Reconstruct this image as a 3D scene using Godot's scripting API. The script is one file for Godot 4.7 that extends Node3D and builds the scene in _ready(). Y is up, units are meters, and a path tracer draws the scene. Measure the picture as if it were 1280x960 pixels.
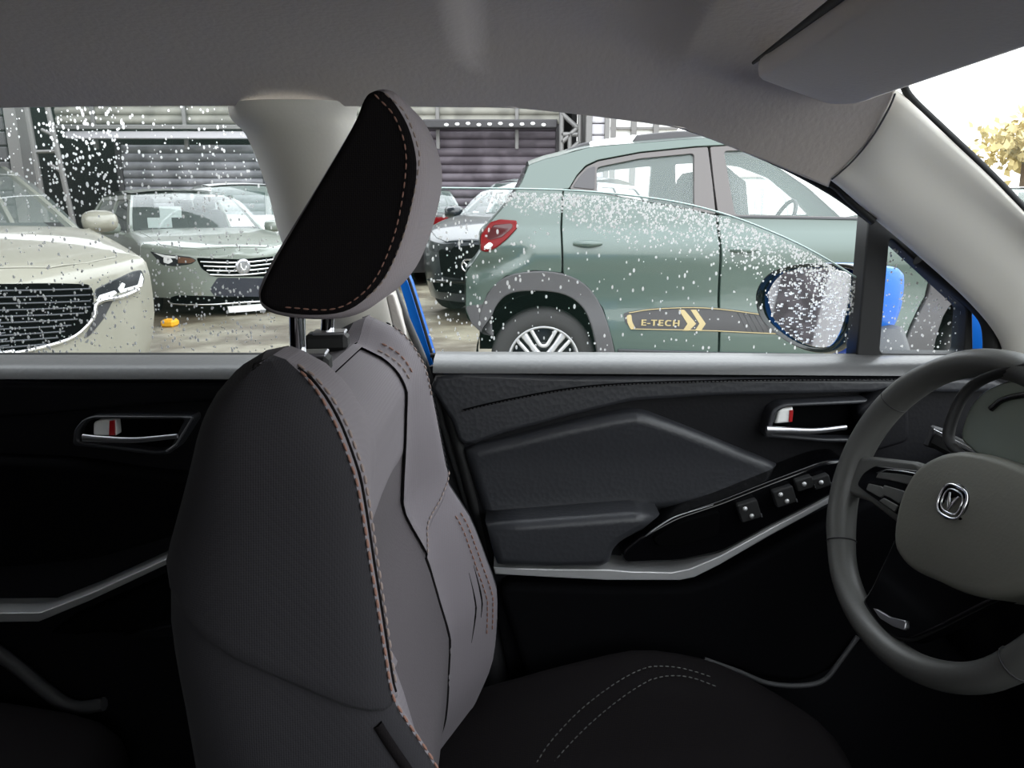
extends Node3D
# A view across a car's front cabin to the driver's door; parked cars and a shed outside.
# x = forwards in the car, y = up, z = towards the passenger side; metres.
const FOCAL := 950.0          # focal length in pixels of the 1280x960 frame
const TILT := 13.0            # camera looks down by this many degrees
const EYE := Vector3(0.0, 1.10, 0.0)
const MID := -0.64            # z of the driver's seat and wheel

var M := {}                   # materials
var used := {}

func _ready() -> void:
	setup_view()
	make_materials()
	build_setting()
	build_doors()
	build_seats()
	build_wheel()
	build_outside()

func setup_view() -> void:
	var cam := Camera3D.new()
	cam.name = "camera"
	cam.position = EYE
	cam.rotation_degrees = Vector3(-TILT, 0, 0)
	cam.fov = rad_to_deg(2.0 * atan(480.0 / FOCAL))
	cam.near = 0.02
	cam.far = 300.0
	add_child(cam)
	cam.current = true
	var we := WorldEnvironment.new()
	we.name = "overcast_sky"
	var env := Environment.new()
	var sm := ProceduralSkyMaterial.new()      # bright, even overcast
	sm.sky_top_color = Color(0.95, 0.98, 1.0)
	sm.sky_horizon_color = Color(0.80, 0.81, 0.80)
	sm.sky_curve = 0.3
	sm.ground_bottom_color = Color(0.42, 0.41, 0.38)
	sm.ground_horizon_color = Color(0.75, 0.75, 0.72)
	sm.sky_energy_multiplier = 1.0
	sm.ground_energy_multiplier = 0.8
	var sky := Sky.new()
	sky.sky_material = sm
	env.background_mode = Environment.BG_SKY
	env.sky = sky
	env.background_energy_multiplier = 1.0
	env.ambient_light_source = Environment.AMBIENT_SOURCE_SKY
	env.tonemap_mode = Environment.TONE_MAPPER_LINEAR
	env.tonemap_exposure = 5.4
	env.sdfgi_enabled = true
	env.ssao_enabled = true
	env.ssil_enabled = true
	we.environment = env
	add_child(we)

# ---------------------------------------------------------------- naming
func numbered(called: String) -> String:
	if not used.has(called):
		used[called] = 0
		return called
	used[called] += 1
	return "%s_%03d" % [called, used[called]]

func tag(o: Node, label: String, category: String, group := "") -> Node:
	o.set_meta("label", label)
	o.set_meta("category", category)
	if group != "":
		o.set_meta("group", group)
	return o

func thing(called: String, label: String, category: String, at := Vector3.ZERO, turn := 0.0, group := "") -> Node3D:
	var o := Node3D.new()
	o.name = numbered(called)
	o.position = at
	o.rotation.y = turn
	add_child(o)
	tag(o, label, category, group)
	return o

func struct_root(called: String, label: String) -> Node3D:
	var o := Node3D.new()
	o.name = numbered(called)
	add_child(o)
	o.set_meta("kind", "structure")
	o.set_meta("label", label)
	return o

func obj(called: String, st: SurfaceTool, m: Material, parent: Node = null) -> MeshInstance3D:
	var o := MeshInstance3D.new()
	o.mesh = st.commit()
	o.material_override = m
	o.cast_shadow = GeometryInstance3D.SHADOW_CASTING_SETTING_ON
	if parent == null:
		o.name = numbered(called)
		add_child(o)
	else:
		var k := 0
		var n := called
		while parent.has_node(NodePath(n)):
			k += 1
			n = "%s_%03d" % [called, k]
		o.name = n
		parent.add_child(o, true)
	return o

func struct(called: String, st: SurfaceTool, m: Material, label: String) -> MeshInstance3D:
	var o := obj(called, st, m)
	o.set_meta("kind", "structure")
	o.set_meta("label", label)
	return o

func stuff(o: Node) -> void:
	o.set_meta("kind", "stuff")

# ---------------------------------------------------------------- from the photograph to the place
func ray(px: float, py: float) -> Vector3:
	var a := (px - 640.0) / FOCAL
	var b := (480.0 - py) / FOCAL
	var t := deg_to_rad(TILT)
	return Vector3(a, b * cos(t) - sin(t), -cos(t) - b * sin(t))

func P(px: float, py: float, z: float) -> Vector3:
	var d := ray(px, py)
	return EYE + d * (z / d.z)

func PN(px: float, py: float, pt: Vector3, n: Vector3) -> Vector3:
	var d := ray(px, py)
	return EYE + d * ((pt - EYE).dot(n) / d.dot(n))

func PX(px: float, py: float, x: float) -> Vector3:
	var d := ray(px, py)
	return EYE + d * (x / d.x)

func PS(px: float, py: float, zf: Callable) -> Vector2:      # onto a surface z = zf(x, y)
	var z: float = -4.0
	var q := Vector3.ZERO
	for i in 6:
		q = P(px, py, z)
		z = zf.call(q.x, q.y)
	return Vector2(q.x, q.y)

func xy(a: Array, z: float) -> PackedVector2Array:           # [px, py, px, py ...] on the plane z
	var r := PackedVector2Array()
	for i in range(0, a.size(), 2):
		var q := P(a[i], a[i + 1], z)
		r.append(Vector2(q.x, q.y))
	return r

func sxy(a: Array, zf: Callable) -> PackedVector2Array:
	var r := PackedVector2Array()
	for i in range(0, a.size(), 2):
		r.append(PS(a[i], a[i + 1], zf))
	return r

func p3(a: Array, z: float) -> PackedVector3Array:
	var r := PackedVector3Array()
	for i in range(0, a.size(), 2):
		r.append(P(a[i], a[i + 1], z))
	return r

# ---------------------------------------------------------------- curves
func smooth2(a: PackedVector2Array, closed: bool, per := 5) -> PackedVector2Array:
	var r := PackedVector2Array()
	var n := a.size()
	var last := n if closed else n - 1
	for i in last:
		var p0 := a[(i - 1 + n) % n] if closed or i > 0 else a[i] * 2.0 - a[i + 1]
		var p1 := a[i]
		var p2 := a[(i + 1) % n]
		var p3_ := a[(i + 2) % n] if closed or i + 2 < n else p2 * 2.0 - p1
		for k in per:
			r.append(p1.cubic_interpolate(p2, p0, p3_, float(k) / per))
	if not closed:
		r.append(a[n - 1])
	return r

func smooth3(a: PackedVector3Array, closed: bool, per := 5) -> PackedVector3Array:
	var r := PackedVector3Array()
	var n := a.size()
	var last := n if closed else n - 1
	for i in last:
		var p0 := a[(i - 1 + n) % n] if closed or i > 0 else a[i] * 2.0 - a[i + 1]
		var p1 := a[i]
		var p2 := a[(i + 1) % n]
		var p3_ := a[(i + 2) % n] if closed or i + 2 < n else p2 * 2.0 - p1
		for k in per:
			r.append(p1.cubic_interpolate(p2, p0, p3_, float(k) / per))
	if not closed:
		r.append(a[n - 1])
	return r

func rounded(a: PackedVector2Array, rad: float, per := 4) -> PackedVector2Array:   # closed outline with rounded corners
	var r := PackedVector2Array()
	var n := a.size()
	for i in n:
		var p0 := a[(i - 1 + n) % n]
		var p1 := a[i]
		var p2 := a[(i + 1) % n]
		var t := minf(rad, 0.45 * minf(p0.distance_to(p1), p2.distance_to(p1)))
		var s := p1 + (p0 - p1).normalized() * t
		var e := p1 + (p2 - p1).normalized() * t
		for k in per + 1:
			var u := float(k) / per
			r.append(s.lerp(p1, u).lerp(p1.lerp(e, u), u))
	return r

func table(t: Array, x: float) -> float:                     # [x0, y0, x1, y1 ...] with x rising, eased between
	if x <= t[0]:
		return t[1]
	for i in range(0, t.size() - 2, 2):
		if x <= t[i + 2]:
			var u: float = (x - t[i]) / (t[i + 2] - t[i])
			var p0: float = t[i - 1] if i > 0 else t[i + 1]
			var p3_: float = t[i + 5] if i + 5 < t.size() else t[i + 3]
			return lerpf(lerpf(t[i + 1], t[i + 3], u), cubic_interpolate(t[i + 1], t[i + 3], p0, p3_, u), 0.6)
	return t[t.size() - 1]

# ---------------------------------------------------------------- shapes
func ST() -> SurfaceTool:
	var st := SurfaceTool.new()
	st.begin(Mesh.PRIMITIVE_TRIANGLES)
	return st

func vert(st: SurfaceTool, p: Vector3, n: Vector3) -> void:
	st.set_normal(n)
	st.set_uv(Vector2(p.x + p.z, p.y))
	st.add_vertex(p)

func tri(st: SurfaceTool, a: Vector3, b: Vector3, c: Vector3, na: Vector3, nb: Vector3, nc: Vector3) -> void:
	if (b - a).cross(c - a).dot(na + nb + nc) > 0.0:          # front faces run clockwise
		vert(st, a, na); vert(st, c, nc); vert(st, b, nb)
	else:
		vert(st, a, na); vert(st, b, nb); vert(st, c, nc)

func quad(st: SurfaceTool, a: Vector3, b: Vector3, c: Vector3, d: Vector3) -> void:
	var n := (b - a).cross(d - a).normalized()
	tri(st, a, b, c, n, n, n)
	tri(st, a, c, d, n, n, n)

func surf_normal(map: Callable, u: float, v: float) -> Vector3:
	var e := 0.002
	var a: Vector3 = map.call(u + e, v, 0.0) - map.call(u - e, v, 0.0)
	var b: Vector3 = map.call(u, v + e, 0.0) - map.call(u, v - e, 0.0)
	var n := a.cross(b).normalized()
	var up: Vector3 = map.call(u, v, 0.01) - map.call(u, v, 0.0)
	return n if n.dot(up) >= 0.0 else -n

# A panel: an outline on a surface map(u, v, height), with holes, rolled edges and thickness.
func skin(st: SurfaceTool, outline: PackedVector2Array, holes: Array, cell: float, map: Callable, bevel := 0.0, thick := 0.0, steps := 3) -> void:
	var poly := outline
	if Geometry2D.is_polygon_clockwise(poly):
		poly.reverse()
	if bevel > 0.0:
		var ins := Geometry2D.offset_polygon(poly, -bevel, Geometry2D.JOIN_MITER)
		if ins.size() > 0:
			poly = ins[0]
			if Geometry2D.is_polygon_clockwise(poly):
				poly.reverse()
	var loops := [divided(poly, cell)]
	var hs := []
	for h0 in holes:
		var h: PackedVector2Array = h0
		if Geometry2D.is_polygon_clockwise(h):
			h.reverse()
		if bevel > 0.0:
			var o := Geometry2D.offset_polygon(h, bevel, Geometry2D.JOIN_MITER)
			if o.size() > 0:
				h = o[0]
		hs.append(h)
		var hr := divided(h, cell)
		if not Geometry2D.is_polygon_clockwise(hr):
			hr.reverse()
		loops.append(hr)
	var lo := poly[0]
	var hi := poly[0]
	for p in poly:
		lo = lo.min(p)
		hi = hi.max(p)
	var nx := int(ceil((hi.x - lo.x) / cell))
	var ny := int(ceil((hi.y - lo.y) / cell))
	for i in nx:
		for j in ny:
			var a := lo + Vector2(i, j) * cell
			var pieces := Geometry2D.intersect_polygons(PackedVector2Array([a, a + Vector2(cell, 0), a + Vector2(cell, cell), a + Vector2(0, cell)]), poly)
			for h in hs:
				var cut := []
				for q in pieces:
					for r in Geometry2D.clip_polygons(q, h):
						if not Geometry2D.is_polygon_clockwise(r):
							cut.append(r)
				pieces.assign(cut)
			for q in pieces:
				var idx := Geometry2D.triangulate_polygon(q)
				var ps := []
				var ns := []
				for p in q:
					ps.append(map.call(p.x, p.y, 0.0))
					ns.append(surf_normal(map, p.x, p.y))
				for k in range(0, idx.size(), 3):
					tri(st, ps[idx[k]], ps[idx[k + 1]], ps[idx[k + 2]], ns[idx[k]], ns[idx[k + 1]], ns[idx[k + 2]])
	if bevel <= 0.0 and thick <= 0.0:
		return
	for loop in loops:
		var n: int = loop.size()
		var rows := []
		var nrm := []
		var prof := []
		if bevel > 0.0:
			for k in steps + 1:
				var an := PI / 2 * k / steps
				prof.append([bevel * sin(an), -bevel * (1.0 - cos(an)), an])
		else:
			prof.append([0.0, 0.0, PI / 2])
		if thick > 0.0:
			prof.append([prof[-1][0], prof[-1][1] - thick, PI / 2])
		for pr in prof:
			var row := PackedVector3Array()
			var nr := PackedVector3Array()
			for i in n:
				var p: Vector2 = loop[i]
				var e0: Vector2 = (p - loop[(i - 1 + n) % n]).normalized()
				var e1: Vector2 = (loop[(i + 1) % n] - p).normalized()
				var m := Vector2(e0.y, -e0.x) + Vector2(e1.y, -e1.x)
				m = m.normalized() / maxf(0.5, sqrt(maxf(0.0, (1.0 + e0.dot(e1)) / 2.0))) if m.length() > 0.01 else Vector2(e0.y, -e0.x)
				var q: Vector2 = p + m * pr[0]
				row.append(map.call(q.x, q.y, pr[1]))
				var out: Vector3 = (map.call(p.x + m.x * 0.002, p.y + m.y * 0.002, 0.0) - map.call(p.x, p.y, 0.0)).normalized()
				nr.append((surf_normal(map, p.x, p.y) * cos(pr[2]) + out * sin(pr[2])).normalized())
			rows.append(row)
			nrm.append(nr)
		for k in rows.size() - 1:
			for i in n:
				var j := (i + 1) % n
				tri(st, rows[k][i], rows[k][j], rows[k + 1][j], nrm[k][i], nrm[k][j], nrm[k + 1][j])
				tri(st, rows[k][i], rows[k + 1][j], rows[k + 1][i], nrm[k][i], nrm[k + 1][j], nrm[k + 1][i])

func divided(a: PackedVector2Array, most: float) -> PackedVector2Array:
	var r := PackedVector2Array()
	for i in a.size():
		var b := a[(i + 1) % a.size()]
		if a[i].distance_to(b) < 0.00005:
			continue
		var k := int(ceil(a[i].distance_to(b) / most))
		for j in k:
			r.append(a[i].lerp(b, float(j) / k))
	return r

# A surface through rows of points; smooth.
func loft(st: SurfaceTool, rows: Array, closed := false, cap := false, c0 := 0, c1 := -1, flip := false) -> void:
	var nr := rows.size()
	var nc: int = rows[0].size()
	var nrm := []
	for i in nr:
		var line := PackedVector3Array()
		for j in nc:
			var jl := (j - 1 + nc) % nc if closed else maxi(j - 1, 0)
			var jr := (j + 1) % nc if closed else mini(j + 1, nc - 1)
			var du: Vector3 = rows[i][jr] - rows[i][jl]
			var dv: Vector3 = rows[mini(i + 1, nr - 1)][j] - rows[maxi(i - 1, 0)][j]
			if du.length() < 1e-6:
				var ii := i + 1 if i == 0 else i - 1
				du = rows[ii][jr] - rows[ii][jl]
			var n := du.cross(dv).normalized()
			line.append(-n if flip else n)
		nrm.append(line)
	if c1 < 0:
		c1 = nc if closed else nc - 1
	for i in nr - 1:
		for j0 in range(c0, c1):
			var j := j0 % nc
			var k := (j0 + 1) % nc
			tri(st, rows[i][j], rows[i][k], rows[i + 1][k], nrm[i][j], nrm[i][k], nrm[i + 1][k])
			tri(st, rows[i][j], rows[i + 1][k], rows[i + 1][j], nrm[i][j], nrm[i + 1][k], nrm[i + 1][j])
	if cap:
		for e in [0, nr - 1]:
			var c := Vector3.ZERO
			for p in rows[e]:
				c += p
			c /= nc
			var ref: Vector3 = c - _center(rows[1 if e == 0 else nr - 2])
			for j in nc:
				var k := (j + 1) % nc
				var n: Vector3 = (rows[e][j] - c).cross(rows[e][k] - c).normalized()
				if n.dot(ref) < 0.0:
					n = -n
				tri(st, c, rows[e][j], rows[e][k], n, n, n)

func _center(a: PackedVector3Array) -> Vector3:
	var c := Vector3.ZERO
	for p in a:
		c += p
	return c / a.size()

func tube(st: SurfaceTool, pts: PackedVector3Array, rad, sides := 8, squash := 1.0, up := Vector3.UP) -> void:
	var rows := []
	var n := pts.size()
	for i in n:
		var d := (pts[mini(i + 1, n - 1)] - pts[maxi(i - 1, 0)]).normalized()
		var u := (up - d * up.dot(d))
		if u.length() < 0.05:
			u = Vector3.RIGHT - d * d.x
		u = u.normalized()
		var w := d.cross(u).normalized()
		var r: float = rad[i] if rad is Array else rad
		var row := PackedVector3Array()
		for k in sides:
			var a := TAU * k / sides
			row.append(pts[i] + u * cos(a) * r * squash + w * sin(a) * r)
		rows.append(row)
	loft(st, rows, true, true, 0, -1, true)

func bar(st: SurfaceTool, a: Vector3, b: Vector3, w: float, h: float, up := Vector3.UP, bev := 0.1) -> void:
	var d := (b - a)
	var len := d.length()
	d = d.normalized()
	var s := d.cross(up).normalized()
	var u := s.cross(d).normalized()
	box(st, Transform3D(Basis(d, u, s), (a + b) / 2.0), Vector3(len, h, w), minf(w, h) * bev)

func box(st: SurfaceTool, x: Transform3D, size: Vector3, b := 0.0) -> void:
	var h := size / 2.0
	b = minf(b, minf(h.x, minf(h.y, h.z)) * 0.9)
	var g := func(sx: int, sy: int, sz: int, ax: int) -> Vector3:
		var q := Vector3(sx * (h.x - b), sy * (h.y - b), sz * (h.z - b))
		q[ax] += [sx, sy, sz][ax] * b
		return x * q
	for s in [-1, 1]:
		flat(st, [g.call(s, -1, -1, 0), g.call(s, 1, -1, 0), g.call(s, 1, 1, 0), g.call(s, -1, 1, 0)], x.origin)
		flat(st, [g.call(-1, s, -1, 1), g.call(1, s, -1, 1), g.call(1, s, 1, 1), g.call(-1, s, 1, 1)], x.origin)
		flat(st, [g.call(-1, -1, s, 2), g.call(1, -1, s, 2), g.call(1, 1, s, 2), g.call(-1, 1, s, 2)], x.origin)
	if b <= 0.0:
		return
	for s in [-1, 1]:
		for t in [-1, 1]:
			flat(st, [g.call(-1, s, t, 1), g.call(1, s, t, 1), g.call(1, s, t, 2), g.call(-1, s, t, 2)], x.origin)
			flat(st, [g.call(s, -1, t, 0), g.call(s, 1, t, 0), g.call(s, 1, t, 2), g.call(s, -1, t, 2)], x.origin)
			flat(st, [g.call(s, t, -1, 0), g.call(s, t, 1, 0), g.call(s, t, 1, 1), g.call(s, t, -1, 1)], x.origin)
			for r in [-1, 1]:
				flat(st, [g.call(s, t, r, 0), g.call(s, t, r, 1), g.call(s, t, r, 2)], x.origin)

func flat(st: SurfaceTool, p: Array, inside: Vector3) -> void:
	var n: Vector3 = (p[1] - p[0]).cross(p[2] - p[0]).normalized()
	if n.dot(p[0] - inside) < 0.0:
		n = -n
	for k in range(1, p.size() - 1):
		tri(st, p[0], p[k], p[k + 1], n, n, n)

func abox(st: SurfaceTool, lo: Vector3, hi: Vector3, b := 0.0) -> void:
	box(st, Transform3D(Basis(), (lo + hi) / 2.0), (hi - lo).abs(), b)

func lathe(st: SurfaceTool, prof: Array, x: Transform3D, segs := 32) -> void:   # [radius, along, ...] around the local z
	var rows := []
	for i in range(0, prof.size(), 2):
		var row := PackedVector3Array()
		for k in segs:
			var a := TAU * k / segs
			row.append(x * Vector3(cos(a) * prof[i], sin(a) * prof[i], prof[i + 1]))
		rows.append(row)
	loft(st, rows, true, false, 0, -1, false)

func ball(st: SurfaceTool, c: Vector3, r: Vector3, segs := 12) -> void:
	var rows := []
	for i in segs / 2 + 1:
		var t := PI * i / (segs / 2)
		var row := PackedVector3Array()
		for k in segs:
			var a := TAU * k / segs
			row.append(c + Vector3(cos(a) * sin(t) * r.x, cos(t) * r.y, sin(a) * sin(t) * r.z))
		rows.append(row)
	loft(st, rows, true, false, 0, -1, false)

func walk(pts: PackedVector3Array, step: float) -> Array:    # points and directions at even steps
	var r := []
	var left := 0.0
	for i in pts.size() - 1:
		var d := pts[i].distance_to(pts[i + 1])
		if d < 1e-7:
			continue
		var t := left
		while t < d:
			r.append([pts[i].lerp(pts[i + 1], t / d), (pts[i + 1] - pts[i]) / d])
			t += step
		left = t - d
	return r

func stitches(st: SurfaceTool, pts: PackedVector3Array, step: float, len: float, rad: float) -> void:
	for w in walk(pts, step):
		var a: Vector3 = w[0]
		var d: Vector3 = w[1]
		tube(st, PackedVector3Array([a - d * len * 0.5, a - d * len * 0.25, a + d * len * 0.25, a + d * len * 0.5]), [rad * 0.4, rad, rad, rad * 0.4], 5)

func droplets(called: String, parent: Node, spots: Array, m: Material) -> void:   # spots: [point, normal, radius]
	var mm := MultiMesh.new()
	mm.transform_format = MultiMesh.TRANSFORM_3D
	var st := ST()
	var rows := []
	for i in 6:
		var t := PI / 2 * i / 5.0
		var row := PackedVector3Array()
		for k in 9:
			var a := TAU * k / 9
			row.append(Vector3(cos(a) * sin(t), sin(a) * sin(t), -cos(t) * 0.75))
		rows.append(row)
	loft(st, rows, true, false)
	var base := PackedVector3Array()
	for i in 9:
		base.append(rows[5][i])
	for k in range(1, 8):
		tri(st, base[0], base[k], base[k + 1], Vector3(0, 0, -1), Vector3(0, 0, -1), Vector3(0, 0, -1))
	mm.mesh = st.commit()
	mm.instance_count = spots.size()
	for i in spots.size():
		var n: Vector3 = spots[i][1]
		var u := Vector3.UP - n * n.y
		u = u.normalized()
		var s := u.cross(n).normalized()
		var r: float = spots[i][2]
		var st_: float = spots[i][3] if spots[i].size() > 3 else 1.0
		mm.set_instance_transform(i, Transform3D(Basis(s * r, u * r * st_, n * r), spots[i][0]))
	var o := MultiMeshInstance3D.new()
	o.multimesh = mm
	o.material_override = m
	o.name = called
	stuff(o)
	parent.add_child(o, true)

# ---------------------------------------------------------------- materials
func mat(c: Color, rough := 0.6, metal := 0.0) -> StandardMaterial3D:
	var m := StandardMaterial3D.new()
	m.albedo_color = c
	m.roughness = rough
	m.metallic = metal
	m.cull_mode = BaseMaterial3D.CULL_DISABLED
	return m

func hexc(r: int, g: int, b: int) -> Color:
	return Color8(r, g, b)

func noise_img(size: int, freq: float, oct: int, sd: int, kind := FastNoiseLite.TYPE_SIMPLEX_SMOOTH) -> Image:
	var n := FastNoiseLite.new()
	n.seed = sd
	n.noise_type = kind
	n.frequency = freq
	n.fractal_octaves = oct
	return n.get_seamless_image(size, size)

func grain(m: StandardMaterial3D, img: Image, per_metre: float, strength: float) -> StandardMaterial3D:
	var b: Image = img.duplicate()
	b.convert(Image.FORMAT_RGBA8)
	b.bump_map_to_normal_map(3.0)
	b.generate_mipmaps()
	m.normal_enabled = true
	m.normal_texture = ImageTexture.create_from_image(b)
	m.normal_scale = strength
	m.uv1_triplanar = true
	m.uv1_world_triplanar = true
	m.uv1_scale = Vector3.ONE * per_metre
	return m

func tinted(m: StandardMaterial3D, img: Image, lo: Color, hi: Color, per_metre: float) -> StandardMaterial3D:
	var t := Image.create(img.get_width(), img.get_height(), false, Image.FORMAT_RGB8)
	for y in img.get_height():
		for x in img.get_width():
			t.set_pixel(x, y, lo.lerp(hi, smoothstep(0.25, 0.75, img.get_pixel(x, y).r)))
	t.generate_mipmaps()
	m.albedo_color = Color.WHITE
	m.albedo_texture = ImageTexture.create_from_image(t)
	m.uv1_triplanar = true
	m.uv1_world_triplanar = true
	m.uv1_scale = Vector3.ONE * per_metre
	return m

func weave_img(size: int, n: int) -> Image:
	var t := Image.create(size, size, false, Image.FORMAT_RGB8)
	for y in size:
		for x in size:
			var u := fposmod(float(x) * n / size, 1.0)
			var v := fposmod(float(y) * n / size, 1.0)
			var odd := (int(float(x) * n / size) + int(float(y) * n / size)) % 2
			var h := sin(PI * u) * 0.6 + sin(PI * v) * (0.4 if odd == 0 else 0.15)
			t.set_pixel(x, y, Color(h, h, h))
	return t

func glass(c: Color, alpha: float) -> StandardMaterial3D:
	var m := mat(Color(c.r, c.g, c.b, alpha), 0.02)
	m.transparency = BaseMaterial3D.TRANSPARENCY_ALPHA
	return m

func make_materials() -> void:
	var fine := noise_img(256, 0.05, 3, 11)
	var cells := noise_img(256, 0.045, 1, 5, FastNoiseLite.TYPE_CELLULAR)
	var weave := weave_img(256, 32)
	M.liner = grain(mat(hexc(184, 175, 168), 0.95), fine, 9.0, 0.35)
	M.pillar = grain(mat(hexc(230, 226, 217), 0.75), fine, 14.0, 0.12)
	M.pillar_low = grain(mat(hexc(44, 44, 46), 0.6), cells, 16.0, 0.25)
	M.visor = grain(mat(hexc(206, 199, 193), 0.9), fine, 12.0, 0.25)
	M.door_soft = grain(mat(hexc(48, 49, 53), 0.42), cells, 14.0, 0.35)
	M.door_hard = grain(mat(hexc(21, 21, 24), 0.55), cells, 18.0, 0.3)
	M.sill = grain(mat(hexc(78, 78, 78), 0.38), cells, 16.0, 0.2)
	M.dark = grain(mat(hexc(12, 12, 14), 0.7), cells, 18.0, 0.3)
	M.pit = mat(hexc(8, 8, 9), 0.9)
	M.gloss = mat(hexc(8, 8, 10), 0.12)
	M.rubber = mat(hexc(16, 16, 17), 0.7)
	M.seal = mat(hexc(70, 70, 72), 0.6)
	M.silver = mat(hexc(205, 205, 206), 0.42, 0.6)
	M.chrome = mat(hexc(225, 226, 228), 0.08, 1.0)
	M.satin = mat(hexc(190, 190, 195), 0.28, 0.9)
	M.red = mat(hexc(165, 22, 26), 0.35)
	M.white = mat(hexc(232, 232, 230), 0.5)
	M.cloth = grain(mat(hexc(45, 44, 47), 0.92), weave, 22.0, 0.35)  # seat cloth darkened: the shade of its side put into the colour
	M.cloth_headrest_lit = grain(mat(hexc(146, 138, 142), 0.9), weave, 22.0, 0.3)  # headrest cloth made paler: windscreen light put into the colour
	M.cloth_front_lit = grain(mat(hexc(112, 106, 111), 0.9), weave, 22.0, 0.3)  # same seat cloth made paler: light on its front put into the colour
	M.cloth_insert = grain(mat(hexc(74, 68, 72), 0.88), fine, 20.0, 0.25)
	M.cloth_black = grain(mat(hexc(24, 22, 23), 0.95), weave, 22.0, 0.35)
	for k in ["cloth", "cloth_front_lit", "cloth_insert"]:
		M[k].rim_enabled = true
		M[k].rim = 0.25
		M[k].rim_tint = 0.6
	M.thread = mat(hexc(134, 98, 86), 0.8)
	M.thread_pale = mat(hexc(140, 124, 118), 0.8)
	M.thread_dark = mat(hexc(34, 33, 35), 0.8)
	M.leather = grain(mat(hexc(74, 74, 72), 0.42), cells, 30.0, 0.25)
	M.airbag = grain(mat(hexc(104, 104, 96), 0.5), cells, 30.0, 0.3)
	M.carpet = grain(mat(hexc(14, 14, 15), 1.0), fine, 20.0, 0.6)
	M.blue = mat(hexc(0, 92, 182), 0.35)
	M.blue.metallic_specular = 0.2
	M.blue.clearcoat_enabled = true
	M.blue.clearcoat = 0.15
	M.pane = glass(Color(0.42, 0.55, 0.50), 0.07)
	M.pane.metallic_specular = 0.15
	M.pane_edge = mat(hexc(170, 190, 185), 0.15)
	M.mirror = mat(hexc(235, 236, 236), 0.02, 1.0)
	M.screen = mat(hexc(112, 120, 108), 0.3)
	M.water = mat(Color(1, 1, 1, 1), 0.0)
	M.water.refraction_enabled = true
	M.water.refraction_scale = 0.033
	for e in [["dark", 0.12], ["cloth_black", 0.1], ["carpet", 0.1], ["door_hard", 0.25], ["cloth", 0.2], ["pit", 0.1]]:
		M[e[0]].metallic_specular = e[1]
	M.button = mat(hexc(78, 78, 76), 0.45)
	# outside
	for d in [["green", 67, 82, 76], ["champagne", 138, 136, 124], ["grey_silver", 126, 133, 124], ["navy", 22, 26, 34], ["black_paint", 18, 18, 20], ["white_paint", 226, 227, 226], ["pearl", 214, 216, 216], ["maroon", 60, 22, 24]]:
		var m := mat(hexc(d[1], d[2], d[3]), 0.32)
		m.clearcoat_enabled = true
		m.clearcoat = 0.6
		m.clearcoat_roughness = 0.05
		M[d[0]] = m
	M.clad = grain(mat(hexc(74, 72, 74), 0.7), cells, 12.0, 0.3)
	M.clad_dark = mat(hexc(50, 50, 53), 0.6)
	M.band = mat(hexc(86, 81, 80), 0.45)
	M.tyre = grain(mat(hexc(44, 42, 42), 0.85), fine, 14.0, 0.3)
	M.alloy = mat(hexc(190, 190, 190), 0.3, 0.4)
	M.alloy_dark = mat(hexc(28, 28, 30), 0.35, 0.3)
	M.rust = mat(hexc(150, 112, 84), 0.6, 0.5)
	M.tail = mat(hexc(104, 4, 12), 0.2)
	M.tail.metallic_specular = 0.25
	M.tail_dark = mat(hexc(60, 8, 14), 0.15)
	M.amber = mat(hexc(104, 74, 58), 0.2)
	M.lamp_glass = glass(Color(0.95, 0.97, 0.97), 0.1)
	M.lamp_dark = mat(hexc(60, 62, 66), 0.2, 0.5)
	M.lens = mat(hexc(240, 240, 240), 0.1)
	M.car_glass = glass(Color(0.30, 0.42, 0.38), 0.22)
	M.car_glass_clear = glass(Color(0.75, 0.82, 0.80), 0.12)
	M.cabin = mat(hexc(44, 46, 46), 0.8)
	M.cabin_pale = mat(hexc(150, 150, 146), 0.85)
	M.gold = mat(hexc(164, 147, 106), 0.4)
	M.decal = mat(hexc(56, 53, 55), 0.55)
	M.paper = mat(hexc(226, 240, 238), 0.7)
	M.yellow = mat(hexc(236, 168, 20), 0.5)
	M.plate_blank = mat(hexc(44, 46, 56), 0.35)
	var blot := noise_img(512, 0.012, 4, 21)
	M.bounce_slab = tinted(mat(Color.WHITE, 0.7), noise_img(256, 0.015, 4, 22), hexc(206, 203, 194), hexc(232, 230, 222), 0.2)  # made pale so that it throws light up into the cabin
	M.ground = tinted(mat(Color.WHITE, 0.42), blot, hexc(90, 81, 66), hexc(136, 130, 113), 0.16)
	grain_only(M.ground, fine, 0.35)
	M.shutter = tinted(mat(Color.WHITE, 0.55, 0.2), noise_img(256, 0.02, 3, 31), hexc(70, 62, 69), hexc(97, 89, 96), 0.3)
	M.shutter_pale = tinted(mat(Color.WHITE, 0.5, 0.3), noise_img(256, 0.02, 3, 32), hexc(96, 96, 100), hexc(128, 128, 132), 0.3)
	M.siding = tinted(mat(Color.WHITE, 0.6), noise_img(256, 0.02, 3, 33), hexc(102, 100, 93), hexc(128, 126, 117), 0.3)
	M.siding_white = mat(hexc(176, 173, 178), 0.6)
	M.steel = mat(hexc(112, 110, 109), 0.5, 0.3)
	M.steel_dark = mat(hexc(58, 56, 58), 0.6, 0.2)
	M.hall_dark = mat(hexc(22, 21, 22), 0.9)
	M.bark = mat(hexc(84, 72, 58), 0.9)
	M.foliage = mat(hexc(120, 132, 84), 0.8)
	M.straw = mat(hexc(184, 168, 120), 0.9)

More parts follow.
